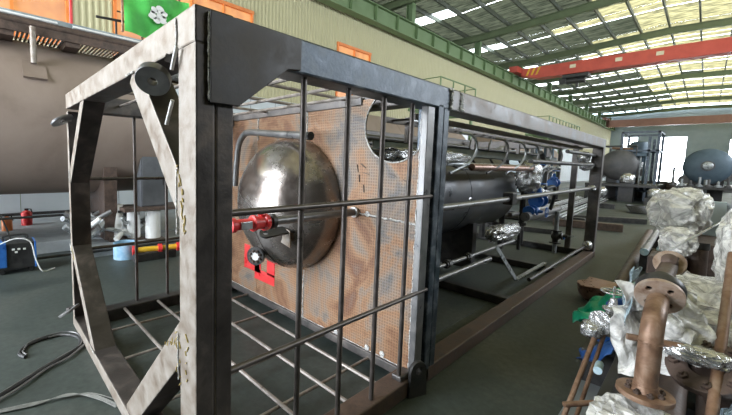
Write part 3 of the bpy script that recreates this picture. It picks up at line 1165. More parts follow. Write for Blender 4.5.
valve('gate_valve', (6.15, .62, 1.5), .2, (1, 0, 0), 'blue valve just behind the hanging silver foil bundle', up=(0, -.3, 1))
valve('gate_valve', (6.2, .55, 1.1), .26, (1, 0, 0), 'large blue valve on the horizontal pipe past the vessel end')
valve('gate_valve', (5.85, .55, .96), .2, (1, 0, 0), 'small blue valve low against the vessel end', up=(0, -1, 0))
valve('gate_valve', (7.2, .6, 1.38), .2, (1, 0, 0), 'blue valve at the top of the pipe group near the far post', up=(0, 0, 1))
valve('gate_valve', (7.0, .45, .42), .22, (0, 0, 1), 'blue-bodied valve on the short upright pipe near the far post', up=(0, -1, .2), m='dark_steel', wheel=False)
tag(MB().lathe([(0, 0), (.035, 0), (.035, .02), (0, .03)], (7.0, .33, .42), (0, -1, 0), 16).build('valve_dial', 'blue', smooth=True), 'round blue dial on the front of the short upright valve', 'dial')
tag(MB().tube(spline([(5.6, .55, .88), (6.4, .55, .88), (7.2, .55, .88), (7.4, .55, .9)], 3), .07, 16).build('manifold_pipe', 'pipe_grey', smooth=True), 'thick grey manifold pipe under the blue valves', 'pipe')
tag(MB().tube([(7.0, .45, .12), (7.0, .45, .88)], .035, 12).build('upright_pipe', 'galv', smooth=True), 'short upright pipe with a valve, below the manifold', 'pipe')
tag(MB().tube(spline([(6.35, .5, 1.3), (6.6, .45, 1.33), (6.72, .45, 1.2), (6.72, .5, .92)], 6), .03, 12).build('bent_pipe', 'black', smooth=True), 'black bent pipe looping down onto the manifold', 'pipe')
tag(MB().tube(spline([(6.3, .6, 1.9), (6.5, .6, 1.75), (6.5, .6, 1.6), (6.3, .6, 1.5)], 6), .035, 12).build('bent_pipe', 'dark_steel', smooth=True), 'dark elbow pipe above the blue valves', 'pipe')
tag(blob('foil_wrap', (6.9, .75, 1.15), (.28, .15, .16), 'silver', 12, .3), 'silver wrapped fitting between the blue valves', 'foil')
tag(blob('foil_wrap', (7.55, .25, 1.86), (.1, .1, .1), 'silver', 13, .3, sub=3), 'silver wrap knot on the far post, topmost', 'foil')
tag(blob('foil_wrap', (7.55, .2, 1.7), (.09, .1, .08), 'silver', 14, .3, sub=3), 'silver wrap knot on the far post at the upper rail', 'foil')
tag(blob('foil_wrap', (7.62, .1, 1.3), (.07, .07, .05), 'silver', 15, .3, sub=3), 'silver wrap knot on the far post at the middle rail', 'foil')
tag(blob('foil_wrap', (7.62, .08, .24), (.08, .07, .08), 'silver', 16, .3, sub=3), 'silver wrap knot at the foot of the far post', 'foil')
# upright pipework standing at the far end of the frame
ur = thing('pipe_manifold', 'dark cluster of upright and cross pipes at the far end inside the long frame', 'pipework', (6.6, 1.8, .12))
for k, (x, y, r, z1) in enumerate(((6.5, 1.2, .05, 1.85), (6.9, 1.5, .06, 2.0), (7.3, 1.1, .04, 1.9), (6.4, 1.9, .05, 1.95), (7.4, 1.9, .06, 1.7), (7.0, 2.3, .05, 2.0), (6.7, .95, .03, 1.75))):
    MB().tube([(x, y, .12), (x, y, z1 - .12)] + arc((x + .12, y, z1 - .12), .12, pi, pi / 2, 5, (1, 0, 0), (0, 0, 1))[1:] + [(x + .4, y, z1)], r, 14).build('riser', 'pipe_grey' if k % 2 else 'dark_steel', ur, smooth=True)
    for z in (.5, 1.2):
        MB().lathe([(r, 0), (r * 1.9, 0), (r * 1.9, .03), (r * 1.9, .06), (r, .06)], (x, y, z), (0, 0, 1), 18).build('flange', 'dark_steel', ur, smooth=True)
for y, z in ((1.0, .8), (1.6, 1.35), (2.1, 1.0)):
    MB().tube([(6.3, y, z), (7.6, y, z)], .04, 12).build('cross_pipe', 'pipe_grey', ur, smooth=True)
for y0, z in ((.9, 1.5), (1.0, .65)):
    MB().tube([(7.1, y0, z), (7.1, 2.4, z)], .045, 12).build('cross_pipe', 'dark_steel', ur, smooth=True)

# brackets under the vessel
st_ = thing('pipe_stand', 'slanting flat-bar stand propping the low pipes beside the vessel', 'stand', (4.6, .5, .1))
MB().bar((4.25, .45, .62), (4.75, .35, .12), .06, .012, (0, -1, 0)).build('slant_bar', 'galv', st_)
MB().bar((4.75, .35, .11), (6.1, .35, .11), .06, .02).build('foot_bar', 'galv', st_)
for i, (x, z) in enumerate(((3.1, .56), (3.6, .56))):
    t = thing('pipe_union', 'dark union nut on the low shiny pipe, ' + ('nearer the middle post' if i == 0 else 'nearer the slanting stand'), 'fitting', (x, .55, z))
    MB().lathe([(0, 0), (.04, 0), (.04, .03), (.05, .03), (.05, .08), (.04, .08), (.04, .12), (0, .12)], (x, .55, z), (1, 0, 0), 8).build('nut', 'dark_steel', t)
# dark panel plate on the skid floor and litter
tag(MB().box(2.4, 3.85, .35, 2.2, .0, .006).build('floor_plate', 'floor', None), 'thin dark plate lying on the floor inside the long frame', 'plate')
tag(sheet('paper_scrap', [(3.35, .95, .03), (3.5, .93, .02), (3.5, .85, .02), (3.36, .86, .03)], 'white', 2, .01, 5, drop=.008), 'small pale scrap on the dark floor inside the frame', 'scrap')

# ================================================================== LEFT: TANK ROW ALONG THE WALL
def big_tank(x0, x1, yc, zc, r, m, lab, depth=.45, ends=(1, 1), saddles=True, zb=.2, group=None, spots=None):
    t = thing('storage_tank', lab, 'tank', ((x0 + x1) / 2, yc, zb), group)
    b = MB()
    pr = [(r, 0)]
    n = max(1, int((x1 - x0) / 1.9))
    for k in range(1, n):
        x = (x1 - x0) * k / n
        pr += [(r, x - .012), (r + .008, x - .006), (r + .008, x + .006), (r, x + .012)]
    pr.append((r, x1 - x0))
    b.lathe(pr, (x0, yc, zc), (1, 0, 0), 96)
    b.build('shell', m, t, smooth=True)
    for s, x in ((-1, x0), (1, x1)):
        pf = [(r * cos(pi / 2 * k / 14) if k < 14 else 0, depth * sin(pi / 2 * k / 14)) for k in range(15)]
        MB().lathe(pf, (x, yc, zc), (s, 0, 0), 96).build('dished_head', m, t, smooth=True)
    if saddles:
        for x in (x0 + (x1 - x0) * .12, x0 + (x1 - x0) * .5, x0 + (x1 - x0) * .88):
            MB().prism([(x, yc - r * .75, zb), (x, yc + r * .75, zb), (x, yc + r * .8, zc - r * .6 + .1), (x, yc, zc - r + .02), (x, yc - r * .8, zc - r * .6 + .1)], (.2, 0, 0)).build('saddle', 'rust_dark', t)
    return t


slab = struct(MB().box(-6, 60, 6.0, 8.95, 0, .2).build('plinth', 'concrete', bevel=.01))
struct(MB().box(-6, 50, 8.9, 8.96, .28, .34).build('baseboard_left', 'dark_steel'))
big_tank(-5.2, 1.75, 6.55, 2.22, 1.25, 'tank', 'large brown-primed horizontal tank on the left, under the walkway with the green flag', zb=.2, ends=(0, 1), depth=.5)
big_tank(7.2, 14.2, 6.5, 2.1, 1.15, 'tank', 'brown tank seen through the round bite in the rusty plate')
big_tank(18, 28, 6.5, 2.1, 1.1, 'tank', 'farther brown tank seen between the hoses above the vessel')


def walkway(x0, x1, y0, y1, z, lab, slats=True, rails=True, gap=.055, m='rust_dark', post_y=None):
    t = thing('walkway', lab, 'walkway', ((x0 + x1) / 2, (y0 + y1) / 2, z))
    MB().tube([(x0, y0, z + .1), (x1, y0, z + .1)], .045, 12).build('edge_pipe', m, t, smooth=True)
    MB().box(x0, x1, y0 - .03, y0, z - .05, z + .16).build('side_channel', m, t)
    MB().box(x0, x1, y1, y1 + .03, z - .12, z + .1).build('side_channel', m, t)
    n = int((x1 - x0) / .8)
    for k in range(n + 1):
        x = x0 + (x1 - x0) * k / n
        MB().box(x - .1, x + .1, y0, y1, z - .12, z - .02).build('cross_member', m, t)
    if slats:
        k = 0
        x = x0
        while x < x1 and k < 290:
            MB().box(x, x + gap * .55, y0, y1, z - .02, z).build('slat', 'galv', t)
            x += gap
            k += 1
    if x0 > 2:
        for x in (x0 + .05, x1 - .15):
            for y in (y0 + .02, y1 - .1):
                MB().box(x, x + .1, y, y + .1, .2, z - .1).build('leg', m, t)
    if rails:
        n = int((x1 - x0) / .8)
        for k in range(n + 1):
            x = x0 + (x1 - x0) * k / n
            MB().tube([(x, y0, z), (x, y0, z + 1.05)], .03, 8).build('rail_post', 'rust' if m != 'green' else 'green', t, smooth=True)
        for zz in (.55, 1.05):
            MB().tube([(x0, y0, z + zz), (x1, y0, z + zz)], .028, 8).build('handrail', 'rust' if m != 'green' else 'green', t, smooth=True)
            if not slats or x0 > 2:
                for x in (x0, x1):
                    MB().tube([(x, y0, z + zz), (x, y1, z + zz)], .02, 8).build('handrail', 'green', t, smooth=True)
    return t


ww = walkway(-5.2, 3.0, 5.62, 7.3, 3.46, 'steel walkway with slatted deck over the brown tank on the left', rails=False)
# pale toe strip and shiny tube along the walkway edge
MB().tube([(-5, 5.64, 3.66), (.35, 5.64, 3.66)], .022, 8).build('light_tube', 'white', ww, smooth=True)
MB().tube([(.55, 5.64, 3.66), (2.1, 5.64, 3.66)], .022, 8).build('light_tube', 'white', ww, smooth=True)
MB().box(-5.2, 3.0, 5.68, 5.7, 3.52, 3.72).build('toe_board', 'light_steel', ww)
for x in (-2.4, .03, 2.4):
    MB().tube([(x, 5.53, 2.98), (x, 5.53, 3.5)], .04, 12).build('post', 'steel_face', ww, smooth=True)
    MB().prism([(x - .14, 5.36, 2.75), (x + .14, 5.36, 2.75), (x + .14, 5.58, 3.02), (x - .14, 5.58, 3.02)], (0, .03, -.02)).build('saddle_pad', 'tank', ww)
for x in (.55, 1.62, 2.3):
    MB().tube([(x, 5.75, 3.5), (x, 5.75, 4.7)], .025, 8).build('rail_post', 'rust' if x > 1 else 'red', ww, smooth=True)
MB().tube([(.9, 5.75, 3.95), (1.62, 5.75, 4.0)], .022, 8).build('handrail', 'black', ww, smooth=True)
MB().tube([(-5, 5.75, 4.35), (2.3, 5.75, 4.35)], .01, 8).build('handrail', 'rust', ww, smooth=True)
MB().tube([(1.2, 5.75, 3.5), (1.2, 5.75, 3.97)], .018, 8).build('rail_post', 'black', ww, smooth=True)

# a second piece of plant standing behind the long frame
t = thing('process_skid', 'dark pipework frame standing behind the long frame, before the farther brown tank', 'frame', (11, 4.4, 0))
for x in (8.2, 11, 13.8):
    for y in (3.8, 5.0):
        MB().box(x, x + .12, y, y + .12, 0, 2.45).build('post', 'dark_steel', t)
for z in (.4, 1.5, 2.35):
    for y in (3.8, 5.0):
        MB().box(8.2, 13.9, y, y + .1, z, z + .1).build('beam', 'dark_steel', t)
MB().lathe([(0, 0), (.22, .05), (.25, .2), (.25, 2.6), (.22, 2.75), (0, 2.8)], (10.2, 4.4, 2.05), (1, 0, 0), 24).build('header_vessel', 'tank', t, smooth=True)
for k in range(7):
    x = 8.6 + k * .8
    MB().tube([(x, 4.1, .4), (x, 4.1, 1.9), (x + .15, 4.3, 2.1)], .05, 10).build('riser', ['pipe_grey', 'rust_dark', 'galv'][k % 3], t, smooth=True)
MB().box(8.6, 9.3, 4.2, 4.8, .5, 1.3).build('pump_block', 'tank_far', t, bevel=.03)
for z in (.8, 1.2):
    MB().tube([(8.3, 4.0, z), (13.8, 4.0, z)], .06, 12).build('cross_pipe', 'pipe_grey', t, smooth=True)
t = thing('process_skid', 'pipework frame with pale panels far behind the far post of the long frame', 'frame', (18, 4.4, 0))
for x in (15.6, 17.6, 19.6):
    for y in (3.4, 4.8):
        MB().box(x, x + .12, y, y + .12, 0, 2.7).build('post', 'dark_steel', t)
for z in (.4, 1.5, 2.6):
    for y in (3.4, 4.8):
        MB().box(15.6, 19.7, y, y + .1, z, z + .1).build('beam', 'dark_steel', t)
for k in range(6):
    MB().tube([(16 + k * .6, 3.6, .4), (16 + k * .6, 3.6, 2.6)], .05, 10).build('riser', ['galv', 'tank_blue'][k % 2], t, smooth=True)
MB().box(15.8, 19.4, 4.6, 4.65, .5, 2.4).build('panel', 'paper_blue', t)

# green flag
fg = thing('flag', 'bright green cloth with a white flower-like emblem, hung on the walkway rail', 'flag', (1.6, 5.7, 3.9))
vs, fs = [], []
n = 24
for i in range(n + 1):
    for j in range(n + 1):
        s, t = i / n, j / n
        x = 1.30 + s * 1.15
        top_ = 4.62 - .02 * s
        bot = 3.80 - .08 * sin(s * pi) + .16 * s
        z = top_ + (bot - top_) * t
        yy = 5.66 + .035 * sin(s * 9 + t * 5) + .025 * sin(s * 17 - t * 4)
        vs.append((x, yy, z))
for i in range(n):
    for j in range(n):
        k = i * (n + 1) + j
        fs.append((k, k + 1, k + n + 2, k + n + 1))
clo = MB().add(vs, fs).build('cloth', 'flag', fg, smooth=True)
MB().tube([(1.28, 5.67, 3.78), (1.28, 5.67, 4.7)], .02, 8).build('pole', 'rust', fg, smooth=True)
em = MB()
for k in range(6):
    a = 2 * pi * k / 6 + .3
    c_ = V((1.86 + .105 * cos(a), 5.6, 4.2 + .095 * sin(a)))
    rx_ = .058 + .012 * (k % 2)
    em.prism([c_ + V((rx_ * cos(b_) * (1 + .25 * sin(3 * b_ + k)), 0, rx_ * 1.05 * sin(b_))) for b_ in [2 * pi * q / 12 for q in range(12)]], (0, -.006, 0))
em.prism([V((1.82, 5.6, 4.16)), V((1.9, 5.6, 4.15)), V((1.91, 5.6, 4.24)), V((1.84, 5.6, 4.26))], (0, -.004, 0))
em.prism([V((1.96, 5.6, 4.08)), V((2.03, 5.6, 4.02)), V((2.05, 5.6, 4.08)), V((1.99, 5.6, 4.13))], (0, -.005, 0))
em.build('emblem', 'white', fg)

for i, (x0, x1) in enumerate(((12.2, 15.2), (26, 34))):
    walkway(x0, x1, 5.7, 7.0, 3.9 if i == 0 else 3.9, ['green-railed platform above the skid beam, nearer one', 'green-railed platform above the skid beam, farther one by the far post'][i], slats=False, m='green')

# floor-standing things on the left
def extinguisher(x, y, z, h, lab, m='red'):
    t = thing('gas_bottle', lab, 'bottle', (x, y, z))
    r = h * .27
    MB().lathe([(0, 0), (r, 0), (r, h * .72), (r * .75, h * .82), (r * .3, h * .87), (r * .3, h * .9), (0, h * .9)], (x, y, z), (0, 0, 1), 20).build('cylinder', m, t, smooth=True)
    MB().box(x - r * .35, x + r * .35, y - r * .2, y + r * .2, z + h * .88, z + h).build('valve', 'black', t)
    MB().tube([(x, y, z + h * .97), (x + r * .8, y, z + h * .95), (x + r * 1.1, y, z + h * .6)], .012, 6).build('hose', 'black', t)


extinguisher(.03, 8.0, .2, .34, 'small red extinguisher standing on the grey plinth by the wall')
extinguisher(-.3, 7.5, .2, .3, 'orange bottle at the left frame edge on the plinth', 'orange')

wm = thing('welding_machine', 'blue and black welding machine on the floor at the left edge', 'welder', (-.3, 5.15, 0))
MB().box(-.52, -.09, 5.0, 5.35, .06, .42).build('case', 'black', wm, bevel=.012)
MB().box(-.525, -.4, 4.985, 5.36, .1, .425).build('side_panel', 'blue', wm, bevel=.008)
MB().box(-.1, -.078, 4.985, 5.36, .06, .425).build('side_panel', 'blue', wm, bevel=.008)
MB().tube(spline([(-.42, 5.17, .42), (-.42, 5.17, .5), (-.18, 5.17, .5), (-.18, 5.17, .42)], 6), .014, 8).build('handle', 'black', wm, smooth=True)
for x, z in ((-.33, .34), (-.27, .34), (-.21, .335), (-.3, .3)):
    MB().box(x - .015, x + .015, 4.992, 5.0, z - .012, z + .012).build('switch', 'white', wm)
for x in (-.46, -.14):
    MB().tube([(x, 5.02, .03), (x, 5.32, .03)], .03, 12).build('foot', 'black', wm, smooth=True)
tag(MB().tube(spline([(-.5, 4.98, .42), (-.3, 4.93, .5), (-.15, 4.9, .44), (-.1, 4.88, .2), (-.03, 4.85, .02), (.12, 4.95, .015)], 8), .008, 8).build('cable', 'cable_white', smooth=True), 'white cable hanging over the front of the welding machine', 'cable')
tag(MB().tube(spline([(-.6, 6.8, .9), (-.45, 6.7, .7), (-.35, 5.9, .45), (-.33, 5.7, .22), (-.42, 5.5, .02)], 8), .012, 8).build('cable', 'black', smooth=True), 'black cable drooping behind the welding machine', 'cable')
tag(MB().tube([(-5, 6.1, .62), (6, 6.1, .62)], .02, 8).build('pipe', 'dark_steel', smooth=True), 'thin dark pipe running low in front of the brown tank', 'pipe')
tag(MB().tube([(-5, 5.3, .1), (-4.4, 5.3, .1), (6, 5.3, .1)], .02, 8).build('pipe', 'dark_steel', smooth=True), 'thin dark pipe lying near the plinth foot', 'pipe')

# cabinet and supports at the tank's end
cb = thing('control_cabinet', 'plain grey steel cabinet standing on a brown bench at the tank end', 'cabinet', (1.7, 5.6, .8))
MB().box(1.47, 1.9, 5.45, 5.75, .76, 1.7).build('body', 'cabinet', cb, bevel=.01)
MB().box(1.49, 1.88, 5.435, 5.45, .78, 1.68).build('door', 'cabinet', cb, bevel=.006)
MB().box(1.84, 1.86, 5.42, 5.435, 1.15, 1.28).build('handle', 'dark_steel', cb, bevel=.003)
bn = thing('bench', 'brown steel bench plate carried on white drums, beneath the grey cabinet', 'bench', (1.6, 5.5, 0))
MB().box(1.15, 2.3, 5.3, 5.95, .7, .76).build('top', 'rust_dark', bn, bevel=.005)
for (x, y, r, z0, z1), lab in zip(((1.12, 5.7, .11, .25, .8), (1.38, 5.6, .11, .2, .7), (1.68, 5.5, .13, .18, .7)),
                                 ('white drum with a dark slot, left of the three under the bench', 'white drum in the middle under the brown bench', 'wide white drum on the right under the brown bench')):
    t = thing('drum', lab, 'drum', (x, y, z0))
    MB().lathe([(0, 0), (r, 0), (r, z1 - z0), (0, z1 - z0)], (x, y, z0), (0, 0, 1), 32).build('body', 'white', t, smooth=True)
    if r == .11 and x < 1.2:
        MB().box(x - .0, x + .1, y - r - .005, y - r + .03, .66, .7).build('slot', 'black', t, bevel=.005)
    MB().box(x - r * 1.2, x + r * 1.2, y - r * 1.2, y + r * 1.2, 0.0, z0).build('base_block', 'rust_dark', t)
tag(MB().lathe([(0, 0), (.18, 0), (.18, .26), (.165, .26), (.165, .02), (0, .02)], (1.08, 5.0, 0), (0, 0, 1), 32).build('drum', 'light_blue', smooth=True), 'light blue open drum standing on the floor behind the end ring', 'drum')
sc_ = thing('scrap_pipe_heap', 'tangle of galvanised pipes and elbows beside the white drums', 'pipe heap', (.9, 5.6, 0))
rs = random.Random(11)
for k in range(14):
    a = V((rs.uniform(.55, 1.5), rs.uniform(5.4, 6.0), rs.uniform(.25, .6)))
    d = V((rs.uniform(-1, 1), rs.uniform(-.4, .4), rs.uniform(-.5, .5))).normalized() * rs.uniform(.15, .4)
    MB().tube(spline([a - d, a, a + V((d.x, d.y, -d.z))], 4), rs.uniform(.02, .05), 10).build('pipe_piece', rs.choice(['galv', 'galv', 'pipe_grey', 'white']), sc_, smooth=True)
MB().box(.5, 2.6, 5.3, 6.0, .0, .16).build('base_plate', 'concrete', sc_)
yt = thing('clamp_tool', 'yellow-handled tool with red ends lying behind the cage', 'tool', (1.5, 4.7, .12))
MB().tube([(1.15, 4.7, .17), (1.75, 4.6, .17)], .045, 12).build('barrel', 'yellow', yt, smooth=True)
for x in (1.13, 1.5, 1.78):
    MB().lathe([(0, -.03), (.075, -.03), (.075, .03), (0, .03)], (x, 4.7 - (x - 1.2) * .2, .17), (1, -.2, 0), 12).build('ring', 'red' if x != 1.45 else 'orange', yt, smooth=True)
MB().box(1.1, 1.75, 4.58, 4.78, 0, .12).build('block', 'dark_steel', yt, bevel=.01)

# cable and rope on the floor
pts = spline([(-.9, 1.55, .012), (-.5, 1.85, .012), (-.22, 2.06, .012), (-.05, 2.2, .014), (-.02, 2.4, .012), (-.14, 2.55, .012), (-.35, 2.52, .012), (-.43, 2.38, .012), (-.4, 2.28, .012)], 10)
ck = thing('cable_coil', 'thin dark and pale cables looped on the floor in front of the end ring', 'cable', (-.2, 2.2, 0))
MB().tube(pts, .014, 8).build('cable', 'black', ck, smooth=True)
MB().tube([p + V((.02 + .01 * sin(i * .3), .03, .008)) for i, p in enumerate(pts)], .006, 8).build('cable', 'pipe_grey', ck, smooth=True)
MB().tube([p + V((.03, -.025 + .015 * sin(i * .5), .004)) for i, p in enumerate(pts[:-25])], .008, 8).build('cable', 'pipe_grey', ck, smooth=True)
rp_ = thing('frayed_rope', 'frayed white rope lying on the floor at the bottom left', 'rope', (-.2, 1.45, 0))
rb_ = MB()
rs = random.Random(4)
for k in range(7):
    o_ = rs.uniform(-.02, .02)
    rb_.tube(spline([(-.62, 1.62 + o_, .01), (-.4, 1.55 + o_, .012), (-.22, 1.5 - o_, .02), (-.1, 1.4 + o_ * 2, .015), (-.0 + o_, 1.22 + rs.uniform(-.05, .05), .01)], 5), .003, 5)
rb_.build('strand', 'rope', rp_)['kind'] = 'stuff'
for x, y, s in ((-.42, 2.12, .05), (-.35, 2.1, .04), (-.05, 1.95, .02)):
    pass

# ================================================================== FAR END OF THE HALL
cr = thing('overhead_crane', 'red overhead crane girder spanning the hall below the roof', 'crane', (28.4, 0, 7.9))
cgb = MB()
MB().prism([(28, 8.2, 7.85 + .28), (28, 7.2, 7.85), (28, -9.9, 7.85), (28, -9.9, 8.62), (28, 8.2, 8.62)], (.8, 0, 0)).build('girder', 'crane', cr, bevel=.02)
MB().box(27.2, 29.6, 8.2, 8.75, 8.3, 8.7).build('end_carriage', 'crane', cr, bevel=.02)
for y in (5.0, 2.7, .9):
    MB().box(27.985, 28, y, y + .32, 8.2, 8.42).build('name_plate', 'paper', cr)
for k in range(3):
    MB().prism([(27.99, 7.9 - k * .3, 8.1), (27.99, 7.78 - k * .3, 8.1), (27.99, 7.6 - k * .3, 8.6), (27.99, 7.72 - k * .3, 8.6)], (.01, 0, 0)).build('hazard_stripe', 'yellow', cr)
ho = thing('hoist', 'dark hoist trolley hanging under the red crane girder', 'hoist', (28.4, 4.9, 7.5))
MB().box(28.0, 28.8, 4.3, 5.7, 7.6, 7.82).build('trolley', 'dark_steel', ho, bevel=.02)
MB().lathe([(0, 0), (.2, 0), (.2, 1.0), (0, 1.0)], (28.4, 4.5, 7.45), (0, 1, 0), 20).build('drum', 'dark_steel', ho, smooth=True)
MB().box(28.1, 28.7, 5.5, 5.9, 7.3, 7.6).build('motor', 'dark_steel', ho, bevel=.02)
MB().box(28.3, 28.5, 4.85, 5.0, 7.0, 7.5).build('hook_block', 'dark_steel', ho, bevel=.02)
cr2 = thing('overhead_crane', 'haze-dulled red-brown crane girder before the far wall', 'crane', (62, 0, 7))
MB().box(61.6, 62.4, -10.5, 8.3, 7.35, 8.25).build('girder', 'crane_far', cr2, bevel=.02)
MB().box(60.9, 63.2, 8.3, 8.75, 8.3, 8.6).box(61.6, 62.4, 8.1, 8.35, 7.4, 8.5).build('end_carriage', 'crane_far', cr2)


def far_tank(x, y, z, r, ln, m, lab, man=None):
    t = thing('process_tank', lab, 'tank', (x, y, 0))
    MB().lathe([(r, 0), (r, ln)], (x, y, z), (1, 0, 0), 48).build('shell', m, t, smooth=True)
    pf = [(r * cos(pi / 2 * k / 12) if k < 12 else 0, r * .32 * sin(pi / 2 * k / 12)) for k in range(13)]
    MB().lathe(pf, (x, y, z), (-1, 0, 0), 48).build('dished_head', m, t, smooth=True)
    for k in (.15, .8):
        MB().box(x + ln * k, x + ln * k + .2, y - r * .7, y + r * .7, 0, z - r * .6).build('saddle', 'dark_steel', t)
    if man:
        MB().lathe([(0, .0), (man, 0), (man, .12), (man * .85, .16), (0, .2)], (x - r * .3, y, z + .02), (-1, 0, 0), 24).build('manhole', 'galv', t, smooth=True)
        MB().lathe([(man * .9, 0), (man * 1.25, 0), (man * 1.25, .06), (man * .9, .06)], (x - r * .3, y, z + .02), (-1, 0, 0), 24).build('manhole_ring', 'tank_far', t, smooth=True)
        MB().tube([(x - .35, y, 0), (x - .35, y, z - r * .75)], .07, 8).build('prop', 'galv', t, smooth=True)
    return t


far_tank(26, 2.1, 1.95, .85, 5, 'tank_far', 'dark tank with a rounded end beyond the far post, left of the tall frame', None)
far_tank(26, -1.3, 1.95, .88, 5, 'tank_blue', 'blue-grey tank with a round pale manhole, right of the bright doorway', .2)
# railing on the left one
t = thing('tank_railing', 'low railing with pipes on top of the dark rounded tank', 'railing', (27.5, 2.1, 2.8))
MB().tube([(26, 1.4, 3.0), (26, 2.8, 3.0), (30, 2.8, 3.0), (30, 1.4, 3.0)], .04, 8).build('rail', 'dark_steel', t)
for x, y in ((26, 1.4), (26, 2.8), (30, 2.8), (30, 1.4), (28, 2.8)):
    MB().tube([(x, y, 2.5), (x, y, 3.0)], .03, 8).build('post', 'dark_steel', t)
MB().tube([(26.3, 1.6, 2.85), (26.3, 2.5, 2.9)], .07, 10).build('header_pipe', 'rust', t, smooth=True)
tf = thing('process_skid', 'tall open steel frame holding pumps and pipes, left of the bright doorway', 'frame', (27, 1.2, 0))
for x in (26, 28.5):
    for y in (.5, .85, 2.0):
        MB().box(x, x + .12, y, y + .12, 0, 3.75 if y != .85 else 3.5).build('post', 'steel_blue', tf)
for z in (.5, 2.7, 3.7):
    for x in (26, 28.5):
        MB().box(x, x + .1, .5, 2.1, z, z + .1).build('beam', 'steel_blue', tf)
    for y in (.5, 2.0):
        MB().box(26, 28.6, y, y + .1, z, z + .1).build('beam', 'steel_blue', tf)
for i in range(5):
    MB().tube([(26.2, 1.05 + .17 * i, .5), (26.2, 1.05 + .17 * i, 2.5 + .1 * (i % 2))], .045, 8).build('pipe', 'galv' if i % 2 else 'tank_blue', tf, smooth=True)
MB().lathe([(0, 0), (.35, .05), (.4, .2), (.4, 1.0), (.35, 1.15), (0, 1.25)], (26.8, 1.4, 2.1), (0, 0, 1), 24).build('vertical_drum', 'tank_blue', tf, smooth=True)
MB().box(26.0, 26.5, .9, 2.0, 2.45, 2.6).build('header', 'tank_blue', tf)
for i, (x, y, z, r, lab) in enumerate(((24.6, 1.5, 1.2, .3, 'round silver wrapped part in front of the dark rounded tank'), (23.5, .35, .55, .25, 'silver wrapped part low beside the tall frame'), (23.2, 2.4, .5, .3, 'pale wrapped bundle low in front of the dark rounded tank'))):
    tag(blob('wrapped_part', (x, y, z), (r, r, r), 'silver', 20 + i, .2, sub=3), lab, 'wrapped part')
    tag(MB().box(x - .3, x + .3, y - .3, y + .3, 0, z - r * .8).build('stand_block', 'dark_steel'), 'dark block under ' + lab.split(' in front')[0].split(' low')[0] + ', ' + ['by the rounded tank', 'beside the tall frame', 'before the rounded tank'][i], 'block')
sf = thing('base_platform', 'low dark base beams under the far dark tank and tall frame', 'base', (26, 1.8, 0))
for z in (.9,):
    MB().box(24, 31, .3, 3.2, .8, .92).build('deck', 'dark_steel', sf)
for x in (24.1, 27, 30.5):
    for y in (.3, 3.05):
        MB().box(x, x + .15, y, y + .15, 0, .8).build('leg', 'dark_steel', sf)
sf = thing('base_platform', 'low dark base beams under the blue-grey manhole tank', 'base', (26, -1.5, 0))
MB().box(24.5, 31, -3.2, -.3, .85, .97).build('deck', 'dark_steel', sf)
for x in (24.6, 27, 30.5):
    for y in (-3.2, -.45):
        MB().box(x, x + .15, y, y + .15, 0, .85).build('leg', 'dark_steel', sf)
rs = random.Random(8)
for i in range(9):
    y = -2.6 + i * .3
    tag(MB().lathe([(0, 0), (.12, 0), (.12, .08), (.05, .1), (.05, .25 + .1 * (i % 3)), (0, .3)], (24.7, y, .97), (0, 0, 1), 12).build('pipe_fitting', 'galv' if i % 2 else 'tank_far', smooth=True), 'small pipe fitting on the base before the blue-grey tank', 'fitting', 'fittings before the blue-grey tank')
pl = thing('timber_stack', 'low stack of brown timber in front of the bright doorway', 'timber', (30, .8, 0))
for i in range(4):
    for j in range(5):
        MB().box(29 + .01 * i, 31.5, -.1 + j * .4, .25 + j * .4, i * .26, i * .26 + .24).build('plank', 'rust_dark', pl)
# machinery silhouettes farther back
for i, (x, y, ww_, hh_) in enumerate(((40, 4.6, 1.2, 2.6), (44, 3.2, 1.6, 2.2), (42, -.8, 1.4, 2.0), (46, -3.4, 1.6, 2.6))):
    t = thing('machine_skid', 'hazy machine frame far down the hall, ' + ['nearest the cream wall', 'behind the tall frame', 'behind the manhole tank', 'at the right edge'][i], 'machine', (x, y, 0))
    for dx in (0, 1.5):
        for dy in (0, ww_):
            MB().box(x + dx, x + dx + .1, y + dy - .05, y + dy + .05, 0, hh_).build('post', 'tank_far', t)
    MB().box(x, x + 1.6, y - .05, y + ww_ + .05, hh_ - .1, hh_).build('deck', 'tank_far', t)
    MB().lathe([(0, 0), (.4, 0), (.4, 1.4), (0, 1.5)], (x + .1, y + ww_ / 2, hh_ * .5), (1, 0, 0), 20).build('motor', 'tank_far', t, smooth=True)
    MB().box(x, x + 1.6, y, y + ww_, .0, .3).build('base', 'tank_far', t)

# long pipes and beams lying on the floor beyond the skid
for i in range(9):
    y = 1.3 + i * .16
    x0 = 11.5 + .35 * (i % 3)
    tag(MB().tube([(x0, y, .235), (x0 + 10, y + .5, .235)], .03, 8).build('long_pipe', 'galv' if i % 3 else 'pipe_grey', smooth=True), 'long thin steel pipe lying in the bundle beyond the far post', 'pipe', 'long pipes lying beyond the far post')
t = thing('sleeper', 'dark cross beam under the bundle of long pipes', 'beam', (13, 2, 0))
MB().box(12.4, 12.6, 1.0, 3.2, 0, .2).build('beam', 'dark_steel', t)
MB().box(19, 19.2, 1.2, 3.8, 0, .2).build('beam', 'dark_steel', t)
tag(MB().bar((11.6, 1.6, .1), (12.0, .1, .1), .22, .2).build('steel_beam', 'rust_dark', bevel=.01), 'short brown beam lying across the aisle, nearer of two', 'beam')
tag(MB().bar((13.4, 1.9, .08), (14.6, -.1, .08), .35, .16).build('steel_beam', 'dark_steel', bevel=.01), 'dark flat beam lying across the aisle, farther of two', 'beam')
